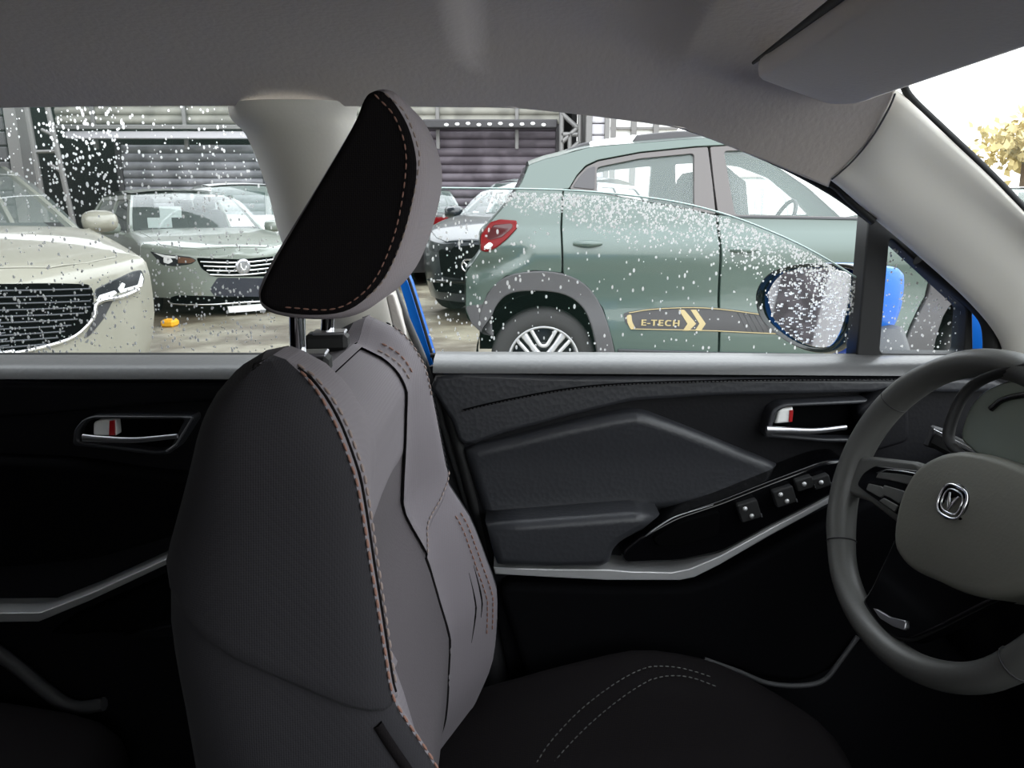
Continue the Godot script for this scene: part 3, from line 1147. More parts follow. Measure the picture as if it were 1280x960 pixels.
func release_handle(d: Node, _side: int, outer: Array, inner: Array, lever: Array, lock: Array, mark: Array) -> void:
	plate("handle_bezel", d, M.door_soft, rounded(xy(outer, -0.972), 0.006), -0.968, 0.003, 0.03, 0.05, [rounded(xy(inner, -0.972), 0.005)])
	var b := plate("handle_recess", d, M.pit, rounded(xy(inner, -0.985), 0.005), -0.984, 0.0, 0.01)
	b.position.z = 0.0
	var st := ST()
	var l := smooth3(p3(lever, -0.962), false, 6)
	var rr := []
	for i in l.size():
		var u := float(i) / (l.size() - 1)
		rr.append(0.0042 - 0.0016 * u)
	tube(st, l, rr, 10, 1.25)
	obj("release_lever", st, M.satin, d)
	plate("lock_tab", d, M.white, rounded(xy(lock, -0.97), 0.004), -0.97, 0.003, 0.01, 0.04)
	plate("lock_mark", d, M.red, xy(mark, -0.969), -0.9685, 0.0006, 0.003, 0.04)

func door_mirror(d: Node, rng: RandomNumberGenerator) -> void:
	var o := P(1012, 385, -1.25)
	var n := Vector3(-0.86, 0.10, 0.50).normalized()
	var up := (Vector3.UP - n * n.y).normalized()
	var w := up.cross(n).normalized()
	var outline := func(a: Array) -> PackedVector2Array:
		var r := PackedVector2Array()
		for i in range(0, a.size(), 2):
			var q := PN(a[i], a[i + 1], o, n) - o
			r.append(Vector2(q.dot(w), q.dot(up)))
		return smooth2(r, true, 4)
	var g: PackedVector2Array = outline.call([961, 368, 966, 355, 975, 345, 989, 338, 1021, 335, 1050, 338, 1063, 342, 1065, 352, 1062, 375, 1057, 400, 1048, 423, 1036, 434, 1016, 433.5, 993, 423, 971, 403, 963, 385])
	var h: PackedVector2Array = outline.call([947, 372, 951, 357, 961, 344, 976, 335.5, 1002, 330, 1040, 329, 1068, 331.5, 1076, 340, 1074, 375, 1068, 402, 1057, 427, 1040, 440, 1016, 440, 990, 430, 964, 411, 951, 394])
	var map := func(u: float, v: float, hh: float) -> Vector3: return o + w * u + up * v + n * hh
	var st := ST()
	skin(st, g, [], 0.1, func(u, v, hh): return map.call(u, v, hh + 0.002), 0.0015, 0.004)
	var root := MeshInstance3D.new()
	# rim and shell, lofted backwards from the opening
	var c := Vector2.ZERO
	for p in h:
		c += p
	c /= h.size()
	var ring := func(sc: float, dep: float, shift: Vector2) -> PackedVector3Array:
		var r := PackedVector3Array()
		for p in h:
			var q: Vector2 = c + (p - c) * sc + shift
			r.append(map.call(q.x, q.y, -dep))
		return r
	var ri := PackedVector3Array()
	for i in h.size():
		var q: Vector2 = c + (h[i] - c) * 0.9
		ri.append(map.call(q.x, q.y, 0.001))
	var st2 := ST()
	loft(st2, [ri, ring.call(0.97, -0.008, Vector2.ZERO), ring.call(1.0, -0.002, Vector2.ZERO), ring.call(1.01, 0.012, Vector2.ZERO), ring.call(1.0, 0.018, Vector2.ZERO)], true)
	root = obj("mirror_housing", st2, M.gloss, d)
	st2 = ST()
	loft(st2, [ring.call(1.0, 0.016, Vector2.ZERO), ring.call(1.03, 0.024, Vector2.ZERO), ring.call(1.03, 0.06, Vector2(0, 0.002)), ring.call(0.96, 0.105, Vector2(0, 0.006)), ring.call(0.80, 0.14, Vector2(0, 0.010)), ring.call(0.5, 0.165, Vector2(0, 0.013)), ring.call(0.1, 0.175, Vector2(0, 0.014))], true)
	obj("painted_cap", st2, M.blue, root)
	obj("mirror_glass", st, M.mirror, root)
	st2 = ST()
	var foot := []
	for k in [[1052, 1126, 408, -1.21], [1056, 1131, 422, -1.18], [1062, 1135, 436, -1.15], [1066, 1140, 456, -1.12]]:
		var row := PackedVector3Array()
		var a := P(k[0], k[2], k[3])
		var b := P(k[1], k[2], k[3])
		for q in 12:
			var t := TAU * q / 12.0
			row.append((a + b) / 2.0 + (b - a) / 2.0 * signf(cos(t)) * pow(absf(cos(t)), 0.6) + Vector3(0, 0, 0.03 * sin(t)))
		foot.append(row)
	loft(st2, foot, true, true)
	obj("mirror_foot", st2, M.clad_dark, root)
	var spots := []
	for i in 1300:
		var q: Vector2 = Vector2(rng.randf_range(-0.12, 0.12), rng.randf_range(-0.1, 0.1))
		if not Geometry2D.is_point_in_polygon(q, g):
			continue
		if q.x < 0.0 and rng.randf() < 0.4:
			continue
		spots.append([map.call(q.x, q.y, 0.0038), n, rng.randf_range(0.0006, 0.0015), rng.randf_range(0.9, 1.4)])
	droplets("rain_drops", root, spots, M.water)

# ================================================================ driver's seat
const XR := [0.30, -0.10, 0.43, -0.07, 0.54, -0.025, 0.64, -0.018, 0.70, -0.036, 0.74, -0.05, 0.79, -0.078, 0.83, -0.085, 0.88, -0.092, 0.93, -0.100, 0.97, -0.116, 1.0, -0.125]
const XB := [0.30, -0.16, 0.5, -0.19, 0.68, -0.215, 0.79, -0.226, 0.84, -0.232, 0.88, -0.229, 0.95, -0.208, 1.0, -0.192]
const HW := [0.30, 0.22, 0.5, 0.25, 0.7, 0.245, 0.8, 0.238, 0.88, 0.224, 0.93, 0.212, 0.97, 0.202, 1.0, 0.192]
const DEEP := [0.30, 0.04, 0.6, 0.052, 0.8, 0.036, 0.9, 0.014, 0.97, 0.0, 1.0, 0.0]

var grid := []
const Y0 := 0.34
const DY := 0.01

func ring_at(y: float) -> PackedVector3Array:
	var xr := table(XR, y)
	var xb := table(XB, y)
	var hw := table(HW, y)
	var xf := xr - table(DEEP, y)
	var half := [[xb, 0.0], [xb + 0.002, 0.55], [xb + 0.012, 0.85], [lerpf(xb, xr, 0.35), 1.0], [lerpf(xb, xr, 0.7), 0.985], [xr - 0.010, 0.94], [xr, 0.86], [lerpf(xr, xf, 0.3), 0.75], [lerpf(xr, xf, 0.85), 0.57], [xf, 0.42], [xf, 0.0]]
	var keys := PackedVector3Array()
	for k in half:
		keys.append(Vector3(k[0], y, MID + k[1] * hw))
	for i in range(9, 0, -1):
		keys.append(Vector3(half[i][0], y, MID - half[i][1] * hw))
	var r := smooth3(keys, true, 3)
	var top := 0.992
	var rad := 0.040
	if y > top - rad:
		var u := clampf((y - (top - rad)) / rad, 0.0, 1.0)
		var ins := 0.036 * (1.0 - sqrt(maxf(0.0, 1.0 - u * u)))
		r = inflate(r, -ins)
	for i in r.size():                                 # the top dips between the shoulders
		var wz := r[i].z - MID
		r[i].y += smoothstep(0.90, 0.99, y) * (0.012 - 0.036 * (1.0 - smoothstep(0.08, 0.14, absf(wz + 0.01))) - (0.020 if wz < 0.0 else 0.0) * smoothstep(0.08, 0.14, absf(wz)))
	return r

func inflate(r: PackedVector3Array, d: float) -> PackedVector3Array:
	var o := PackedVector3Array()
	var n := r.size()
	var t0 := r[1] - r[n - 1]
	var sg := -1.0 if t0.z > 0.0 else 1.0            # point 0 is the middle of the back: outwards is -x there
	for i in n:
		var t := r[(i + 1) % n] - r[(i - 1 + n) % n]
		o.append(r[i] + Vector3(t.z, 0, -t.x).normalized() * sg * d)
	return o

func back(j: int, y: float, off := 0.0) -> Vector3:
	var f := clampf((y - Y0) / DY, 0.0, grid.size() - 1.001)
	var i := int(f)
	var n: int = grid[0].size()
	var jj := (j % n + n) % n
	var p: Vector3 = grid[i][jj].lerp(grid[i + 1][jj], f - i)
	if off != 0.0:
		var a: Vector3 = grid[i][(jj + 1) % n] - grid[i][(jj - 1 + n) % n]
		var b: Vector3 = grid[i + 1][jj] - grid[i][jj]
		var m := a.cross(b).normalized()
		var m0: Vector3 = (grid[i][1] - grid[i][n - 1]).cross(grid[i + 1][0] - grid[i][0])
		p += m * (off if m0.x < 0.0 else -off)
	return p

func build_seats() -> void:
	var y := Y0
	while y <= 0.9925:
		grid.append(ring_at(minf(y, 0.9919)))
		y += DY
	var s := thing("driver_seat", "charcoal cloth driver's seat with copper-coloured stitching and raised headrest", "car seat")
	# lower backrest, split where the shaded, lit and insert cloths meet
	var rows := []
	for i in 28:
		var yy := lerpf(Y0 + 0.01, 0.88, i / 27.0)
		var row := PackedVector3Array()
		for j in 60:
			row.append(back(j, yy))
		rows.append(row)
	var st := ST()
	loft(st, rows, true, false, 42, 78)
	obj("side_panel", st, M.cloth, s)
	st = ST()
	loft(st, rows, true, false, 18, 27)
	obj("bolster", st, M.cloth_front_lit, s)
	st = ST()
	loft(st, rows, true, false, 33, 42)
	obj("bolster", st, M.cloth_front_lit, s)
	st = ST()
	loft(st, rows, true, false, 27, 33)
	obj("centre_insert", st, M.cloth_insert, s)
	# upper cover: sits a little proud of the lower one
	var rows2 := []
	var yb := []
	for j in 60:
		var a: float
		if j <= 18: a = lerpf(0.895, 0.79, smoothstep(2.0, 17.0, j))
		elif j <= 27: a = lerpf(0.79, 0.745, (j - 18) / 9.0)
		elif j < 33: a = 0.842 + 0.018 * sin(PI * (j - 26.5) / 7.0)
		elif j <= 42: a = lerpf(0.740, 0.79, (j - 33) / 9.0)
		else: a = lerpf(0.79, 0.895, smoothstep(43.0, 58.0, j))
		yb.append(a)
	for i in 27:
		var row := PackedVector3Array()
		for j in 60:
			var u := clampf((i - 2) / 23.0, 0.0, 1.0)
			u = 1.0 - pow(1.0 - u, 1.5)
			var yy: float = lerpf(yb[j], 0.9915, u)
			var off := 0.0045 if i >= 2 else (-0.004 if i == 0 else 0.002)
			if i == 1: yy += 0.0
			if i == 2: yy += 0.003
			row.append(back(j, yy, off))
		rows2.append(row)
	var spine := 0.0
	for p in rows2[26]:
		spine += p.x / 60.0
	for i in [1, 2]:                                   # close the top towards a ridge
		var row := PackedVector3Array()
		for p in rows2[26]:
			row.append(Vector3(lerpf(p.x, spine, i * 0.5), p.y + 0.0015 * i, p.z))
		rows2.append(row)
	var crest := [rows2[25], rows2[26], rows2[27], rows2[28]]
	st = ST()
	loft(st, rows2.slice(0, 27), true, false, 43, 77)
	loft(st, crest, true, false, 69, 77)
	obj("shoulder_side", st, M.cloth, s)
	st = ST()
	loft(st, rows2.slice(0, 27), true, false, 17, 27)
	loft(st, crest, true, false, 17, 69)
	obj("shoulder_front", st, M.cloth_front_lit, s)
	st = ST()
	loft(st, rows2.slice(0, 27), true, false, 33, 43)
	obj("shoulder_front", st, M.cloth_front_lit, s)
	var mid := []                                      # the panel between the shoulders
	for i in 24:
		var row := PackedVector3Array()
		for j in range(26, 35):
			var yy := lerpf(yb[clampi(j, 28, 32)] - 0.003, 0.9915, 1.0 - pow(1.0 - i / 23.0, 1.5))
			row.append(back(j, yy, 0.0012 if i > 0 else -0.003))
		mid.append(row)
	st = ST()
	loft(st, mid, false)
	obj("centre_panel", st, M.cloth_front_lit, s)
	# seams
	var seam := func(j: float, y0: float, y1: float, off: float) -> PackedVector3Array:
		var l := PackedVector3Array()
		for i in 40:
			var yy := lerpf(y0, y1, i / 39.0)
			var a := back(int(floor(j)), yy, off)
			var b := back(int(floor(j)) + 1, yy, off)
			l.append(a.lerp(b, j - floor(j)))
		return l
	for e in [[17.0, 0.795, 0.985, M.thread, "seam_stitching"], [18.6, 0.80, 0.985, M.thread_pale, "seam_stitching"], [43.0, 0.795, 0.985, M.thread_dark, "seam_stitching"], [35.0, 0.945, 0.985, M.thread_pale, "seam_stitching"], [36.6, 0.945, 0.985, M.thread, "seam_stitching"], [41.0, 0.90, 0.98, M.thread_pale, "seam_stitching"]]:
		st = ST()
		stitches(st, seam.call(e[0], e[1], e[2], 0.0055), 0.0078, 0.0058, 0.0010)
		stuff(obj(e[4], st, e[3], s))
	st = ST()
	tube(st, seam.call(17.8, 0.795, 0.985, 0.0045), 0.0012, 6)
	tube(st, seam.call(33.1, 0.745, 0.965, 0.003), 0.0012, 6)
	obj("seam", st, M.cloth_black, s)
	st = ST()
	stitches(st, seam.call(18.0, 0.40, 0.785, 0.0012), 0.0078, 0.0056, 0.0010)
	stuff(obj("seam_stitching", st, M.thread, s))
	for e in [39.4, 40.4]:
		st = ST()
		stitches(st, seam.call(e, 0.60, 0.752, 0.0012), 0.0078, 0.0056, 0.0009)
		stuff(obj("seam_stitching", st, M.thread, s))
	st = ST()
	tube(st, seam.call(15.2, 0.40, 0.785, 0.0), 0.0035, 6)
	for w in [[37.6, 0.60, 38.4, 0.685], [38.6, 0.625, 39.2, 0.69]]:      # creases in the cloth, their shade drawn as dark strands
		var l := PackedVector3Array()
		for i in 9:
			var u := i / 8.0
			var jj := lerpf(w[0], w[2], u)
			l.append(back(int(jj), lerpf(w[1], w[3], u), 0.0).lerp(back(int(jj) + 1, lerpf(w[1], w[3], u), 0.0), jj - int(jj)))
		tube(st, l, [0.0003, 0.0006, 0.001, 0.0012, 0.0013, 0.0011, 0.0008, 0.0005, 0.0003], 6)
	tube(st, seam.call(33.0, 0.42, 0.74, 0.0), 0.002, 6)
	obj("seam", st, M.cloth_black, s)
	var hem := PackedVector3Array()
	for j in range(33, 43):
		hem.append(back(j, yb[j] + 0.006, 0.006))
	st = ST()
	stitches(st, smooth3(hem, false, 4), 0.0078, 0.0056, 0.0009)
	stuff(obj("seam_stitching", st, M.thread_pale, s))
	# guides, posts, headrest
	for k in 2:
		var z: float = [-0.58, -0.70][k]
		var g: Vector3 = [P(381, 458, -0.58), P(409, 429, -0.70)][k]
		st = ST()
		box(st, Transform3D(Basis(Vector3.UP, 0.1), g + Vector3(0, 0.002, 0)), Vector3(0.040, 0.016, 0.026), 0.004)
		obj("post_guide", st, M.rubber, s)
		st = ST()
		box(st, Transform3D(Basis(Vector3.UP, 0.1), g + Vector3(0.003, 0.0105, 0)), Vector3(0.030, 0.003, 0.022), 0.001)
		obj("guide_button", st, M.satin, s)
		var a := P([373, 408][k], [458, 428][k], z)
		var b := P([371, 411][k], [380, 380][k], z)
		st = ST()
		tube(st, PackedVector3Array([a - Vector3(0, 0.03, 0), a, b, b + Vector3(0.002, 0.02, 0)]), 0.0062, 16, 1.0, Vector3.RIGHT)
		obj("headrest_post", st, M.chrome, s)
	build_headrest(s)
	build_cushion(s)
	# the passenger seat, out of frame behind the camera: it shades the cabin
	var ps: Node3D = s.duplicate()
	ps.name = "passenger_seat"
	add_child(ps)
	ps.position = Vector3(-0.20, 0, 0.72)
	tag(ps, "charcoal cloth passenger seat behind the camera", "car seat")
	# rear bench
	var rs := thing("rear_bench", "dark rear seat cushion at the bottom left behind the driver's seat", "car seat")
	st = ST()
	var rc := func(u: float, v: float, h: float) -> Vector3:
		return Vector3(u, 0.41 + 0.05 * sin(PI * clampf((u + 1.3) / 0.75, 0, 1)) + h, v)
	skin(st, rounded(PackedVector2Array([Vector2(-1.4, -0.95), Vector2(-0.52, -0.95), Vector2(-0.50, -0.7), Vector2(-0.50, 0.3), Vector2(-1.4, 0.3)]), 0.1), [], 0.06, rc, 0.05, 0.2, 5)
	obj("cushion", st, M.cloth_black, rs)
	st = ST()
	stitches(st, smooth3(PackedVector3Array([Vector3(-1.1, 0.461, -0.80), Vector3(-0.85, 0.459, -0.82), Vector3(-0.68, 0.447, -0.84)]), false, 8), 0.009, 0.006, 0.001)
	stuff(obj("seam_stitching", st, M.thread_dark, rs))
	var tr := ST()
	tube(tr, smooth3(p3([-40, 790, 20, 832, 60, 865, 92, 884, 130, 880], -0.97), false), 0.010, 8)
	struct("trim_3", tr, M.seal, "grey sill trim by the rear door opening")

func build_headrest(s: Node3D) -> void:
	var z0 := -0.545
	var out := smooth2(xy([470, 113, 487, 113, 503, 124, 520, 150, 533, 184, 537, 212, 533, 250, 518, 305, 499, 347, 470, 380, 436, 396, 392, 399, 350, 394, 330, 385, 324, 372, 326, 356, 345, 318, 395, 236, 440, 160, 458, 124], z0), true, 4)
	var c := Vector2.ZERO
	for p in out:
		c += p
	c /= out.size()
	var rows := []
	for k in [[0.107, -0.014], [0.105, -0.008], [0.101, -0.003], [0.095, 0.0], [0.06, 0.0], [0.0, 0.0], [-0.045, -0.004], [-0.068, -0.011], [-0.084, -0.022], [-0.092, -0.036]]:
		var row := PackedVector3Array()
		var ring: PackedVector2Array = out
		for i in ring.size():
			var t := (ring[(i + 1) % ring.size()] - ring[(i - 1 + ring.size()) % ring.size()]).normalized()
			var m := Vector2(t.y, -t.x)
			if m.dot(ring[i] - c) < 0.0:
				m = -m
			var q: Vector2 = ring[i] + m * k[1]
			row.append(Vector3(q.x, q.y, MID + k[0]))
		rows.append(row)
	var st := ST()
	loft(st, rows, true, true)
	var h := obj("headrest", st, M.cloth_headrest_lit, s)
	var side := smooth2(xy([468, 117, 481, 117, 495, 130, 511, 156, 521, 186, 524, 212, 520, 248, 506, 300, 488, 340, 462, 371, 432, 388, 392, 392, 354, 388, 336, 380, 330, 370, 333, 356, 352, 318, 400, 236, 443, 162, 458, 127], z0), true, 4)
	st = ST()
	skin(st, side, [], 0.03, func(u, v, hh): return Vector3(u, v, MID + 0.1085 + hh), 0.006, 0.012)
	obj("side_panel", st, M.cloth_black, h)
	var l1 := smooth3(p3([471, 121, 493, 146, 507, 189, 503, 247, 488, 308, 461, 359, 418, 386, 354, 384], MID + 0.1095), false, 6)
	var l2 := smooth3(p3([484, 119, 506, 141, 522, 182, 523, 212, 507, 286, 482, 346, 455, 376], MID + 0.1075), false, 6)
	st = ST()
	stitches(st, l1, 0.0062, 0.0042, 0.0006)
	stuff(obj("seam_stitching", st, M.thread, h))
	st = ST()
	stitches(st, l2, 0.0062, 0.0042, 0.0007)
	stuff(obj("seam_stitching", st, M.thread_pale, h))

func cush_y(x: float, z: float) -> float:
	var w := absf(z - MID)
	var hb := table([-0.15, 0.455, 0.0, 0.50, 0.1, 0.53, 0.17, 0.545, 0.26, 0.528, 0.4, 0.47], x)
	var hc := table([-0.15, 0.44, 0.1, 0.455, 0.3, 0.47, 0.42, 0.45], x)
	return lerpf(hc, hb, smoothstep(0.11, 0.205, w))

func build_cushion(s: Node3D) -> void:
	var st := ST()
	skin(st, rounded(PackedVector2Array([Vector2(-0.2, -0.905), Vector2(0.30, -0.905), Vector2(0.41, -0.86), Vector2(0.43, -0.64), Vector2(0.41, -0.42), Vector2(0.30, -0.375), Vector2(-0.2, -0.375)]), 0.06), [], 0.03, func(u, v, h): return Vector3(u, cush_y(u, v) + h, v), 0.035, 0.2, 5)
	obj("cushion", st, M.cloth_black, s)
	for o in [0.0, 0.012]:
		var l := PackedVector3Array()
		for q in smooth2(PackedVector2Array([Vector2(-0.005, -0.60), Vector2(-0.01, -0.68), Vector2(0.022, -0.765), Vector2(0.07, -0.805), Vector2(0.15, -0.835), Vector2(0.20, -0.845), Vector2(0.245, -0.84)]), false, 6):
			l.append(Vector3(q.x + o * 0.8, cush_y(q.x + o * 0.8, q.y + o) + 0.001, q.y + o))
		st = ST()
		stitches(st, l, 0.0075, 0.005, 0.0007)
		stuff(obj("seam_stitching", st, M.button, s))
	st = ST()                                         # seat belt buckle stalk beside the cushion
	tube(st, PackedVector3Array([P(590, 906, -0.93), P(604, 888, -0.93), P(622, 879, -0.93)]), 0.008, 8)
	obj("side_shield", st, M.seal, s)

# ================================================================ steering wheel
func build_wheel() -> void:
	var t := deg_to_rad(17.4)
	var yaw := 0.184
	var o := Vector3(0.4415, 0.8008, -0.7189)
	var n := Vector3(-cos(t) * cos(yaw), sin(t), cos(t) * sin(yaw)).normalized()
	var up := (Vector3.UP - n * n.y).normalized()
	var w := up.cross(n).normalized()                  # to the driver's right
	var map := func(u: float, v: float, h: float) -> Vector3: return o + w * u + up * v + n * h
	var at := func(a: Array, h: float) -> PackedVector2Array:
		var r := PackedVector2Array()
		for i in range(0, a.size(), 2):
			var q := PN(a[i], a[i + 1], o + n * h, n) - o
			r.append(Vector2(q.dot(w), q.dot(up)))
		return r
	var wh := thing("steering_wheel", "grey leather steering wheel with round chrome badge and black lower spoke", "steering wheel")
	# rim
	var pts := PackedVector3Array()
	var rad := []
	for k in 97:
		var a := TAU * k / 96.0
		var r := 0.1565
		var s := sin(a)
		if s < -0.55:
			r *= 1.0 + 0.02 * smoothstep(-0.55, -0.8, s)
		pts.append(map.call(cos(a) * r, s * r * (0.985 if s < 0 else 1.0), 0.0))
		var grip := pulse(absf(rad_to_deg(wrapf(a - PI / 2, -PI, PI))), 40.0, 125.0, 8.0)
		rad.append(0.0145 + 0.0012 * grip)
	var st := ST()
	tube(st, pts, rad, 16, 1.12, n)
	obj("rim", st, M.leather, wh)
	for deg in [33.0, 147.0, 216.0, 324.0]:
		var a := deg_to_rad(deg)
		var c := PackedVector3Array()
		var ce: Vector3 = map.call(cos(a) * 0.1565, sin(a) * 0.1565 * (0.985 if sin(a) < 0 else 1.0), 0.0)
		var rd := (w * cos(a) + up * sin(a))
		for k in 17:
			var b := TAU * k / 16.0
			c.append(ce + (rd * cos(b) + n * sin(b) * 1.12) * 0.0153)
		st = ST()
		tube(st, c, 0.0009, 5)
		obj("rim_seam", st, M.thread_dark, wh)
	# airbag cover
	var ab: PackedVector2Array = at.call([1122, 680, 1124, 648, 1133, 616, 1149, 589, 1171, 573, 1195, 566, 1218, 566, 1250, 573, 1284, 586, 1322, 606, 1352, 640, 1360, 690, 1330, 720, 1290, 738, 1240, 746, 1200, 738, 1176, 727, 1149, 715, 1131, 700], 0.012)
	ab = smooth2(ab, true, 3)
	var c2 := Vector2.ZERO
	for p in ab:
		c2 += p
	c2 /= ab.size()
	var rows := []
	for k in [[1.0, -0.03], [1.02, 0.004], [1.0, 0.013], [0.965, 0.0175], [0.9, 0.0195], [0.6, 0.023], [0.3, 0.0245], [0.02, 0.025]]:
		var row := PackedVector3Array()
		for p in ab:
			var q: Vector2 = c2 + (p - c2) * k[0]
			row.append(map.call(q.x, q.y, k[1]))
		rows.append(row)
	st = ST()
	loft(st, rows, true)
	obj("airbag_cover", st, M.airbag, wh)
	# badge: a ring and a bright V
	var e0: PackedVector2Array = at.call([1190, 627], 0.026)
	var e := e0[0]
	st = ST()
	lathe(st, [0.0, 0.0245, 0.0150, 0.0245, 0.0175, 0.026, 0.0185, 0.0235], Transform3D(Basis(w, up, n), o + w * e.x + up * e.y), 32)
	var badge := obj("badge", st, M.gloss, wh)
	for q in [[0.0166, 0.0015], [0.0120, 0.0010]]:
		var ring := PackedVector3Array()
		for k in 41:
			var a := TAU * k / 40.0
			var rr: float = q[0] / pow(pow(absf(cos(a)), 3.0) + pow(absf(sin(a)), 3.0), 1.0 / 3.0) * 0.96
			ring.append(map.call(e.x + cos(a) * rr, e.y + sin(a) * rr * 0.98, 0.0262))
		st = ST()
		tube(st, ring, q[1], 8)
		obj("badge_ring", st, M.chrome, badge)
	st = ST()
	for sgn in [-1.0, 1.0]:
		var a: Vector3 = map.call(e.x, e.y - 0.0085, 0.0265)
		var b: Vector3 = map.call(e.x + sgn * 0.0058, e.y + 0.0075, 0.0265)
		tube(st, PackedVector3Array([a, a.lerp(b, 0.5), b]), [0.0012, 0.0021, 0.0012], 8)
	obj("badge_sign", st, M.chrome, badge)
	# side spokes with button panels
	for sd in [-1.0, 1.0]:
		var sp: PackedVector2Array = at.call([1052, 588, 1062, 572, 1090, 570, 1150, 577, 1160, 600, 1140, 640, 1124, 656, 1085, 626, 1060, 618], 0.004)
		var bt: PackedVector2Array = at.call([1069, 606, 1077, 591, 1092, 581, 1150, 588, 1140, 611, 1122, 645, 1083, 617], 0.010)
		if sd > 0.0:
			sp = flipped(sp)
			bt = flipped(bt)
		st = ST()
		skin(st, rounded(sp, 0.008), [], 0.05, func(u, v, h): return map.call(u, v, 0.006 + h), 0.006, 0.01)
		var spoke := obj("side_spoke", st, M.leather, wh)
		st = ST()
		skin(st, rounded(bt, 0.006), [], 0.05, func(u, v, h): return map.call(u, v, 0.009 + h), 0.002, 0.004)
		obj("button_panel", st, M.gloss, spoke)
		for q in [[1098, 590, 1122, 592, 1140, 595, 1136, 606, 1112, 600, 1094, 597], [1085, 604, 1102, 608, 1108, 616, 1100, 622, 1082, 612], [1104, 606, 1128, 613, 1132, 616, 1124, 630, 1112, 622, 1102, 618], [1104, 622, 1122, 632, 1118, 640, 1098, 626]]:
			var bp: PackedVector2Array = at.call(q, 0.011)
			if sd > 0.0:
				bp = flipped(bp)
			st = ST()
			skin(st, rounded(bp, 0.002), [], 0.05, func(u, v, h): return map.call(u, v, 0.0108 + h), 0.001, 0.002)
			obj("button", st, M.button, spoke)
		var ln := PackedVector3Array()
		for q in at.call([1096, 591, 1108, 587, 1128, 589, 1144, 592], 0.012):
			ln.append(map.call(q.x * (1.0 if sd < 0.0 else -1.0), q.y, 0.0118))
		st = ST()
		tube(st, ln, 0.0008, 6)
		obj("button_trim", st, M.chrome, spoke)
	# lower spoke
	var ls: PackedVector2Array = at.call([1124, 664, 1112, 690, 1090, 736, 1079, 752, 1082, 768, 1100, 790, 1120, 801, 1142, 803, 1176, 788, 1240, 756, 1310, 730, 1290, 690, 1200, 660], 0.0)
	st = ST()
	skin(st, rounded(ls, 0.01), [], 0.05, func(u, v, h): return map.call(u, v, 0.0035 + h), 0.005, 0.012)
	var lo := obj("lower_spoke", st, M.gloss, wh)
	st = ST()
	var ins: PackedVector2Array = at.call([1090, 759, 1097, 762, 1112, 771, 1133, 776, 1131, 788, 1116, 783, 1100, 773], 0.006)
	skin(st, rounded(ins, 0.003), [], 0.05, func(u, v, h): return map.call(u, v, 0.0065 + h), 0.001, 0.003)
	obj("spoke_insert", st, M.satin, lo)
	# column shroud and stalk
	st = ST()
	tube(st, PackedVector3Array([o + n * -0.02, o + n * -0.06, o + n * -0.16]), [0.055, 0.06, 0.075], 16)
	obj("column_shroud", st, M.dark, wh)
	st = ST()
	var a1 := PN(1262, 596, o + n * -0.05, n)
	var b1 := PN(1172, 548, o + n * -0.05, n)
	bar(st, a1, b1, 0.022, 0.022, up, 0.25)
	var stalk := obj("stalk", st, M.rubber, wh)
	st = ST()
	var d1 := (b1 - a1).normalized()
	box(st, Transform3D(Basis(d1, up, d1.cross(up)), b1 + d1 * 0.001), Vector3(0.007, 0.025, 0.026), 0.002)
	obj("stalk_end", st, M.clad_dark, stalk)
	st = ST()
	tube(st, PackedVector3Array([a1 + n * 0.011 + up * 0.009, b1 + n * 0.011 + up * 0.009]), 0.001, 6)
	obj("stalk_trim", st, M.chrome, stalk)

func flipped(a: PackedVector2Array) -> PackedVector2Array:
	var r := PackedVector2Array()
	for p in a:
		r.append(Vector2(-p.x, p.y))
	r.reverse()
	return r

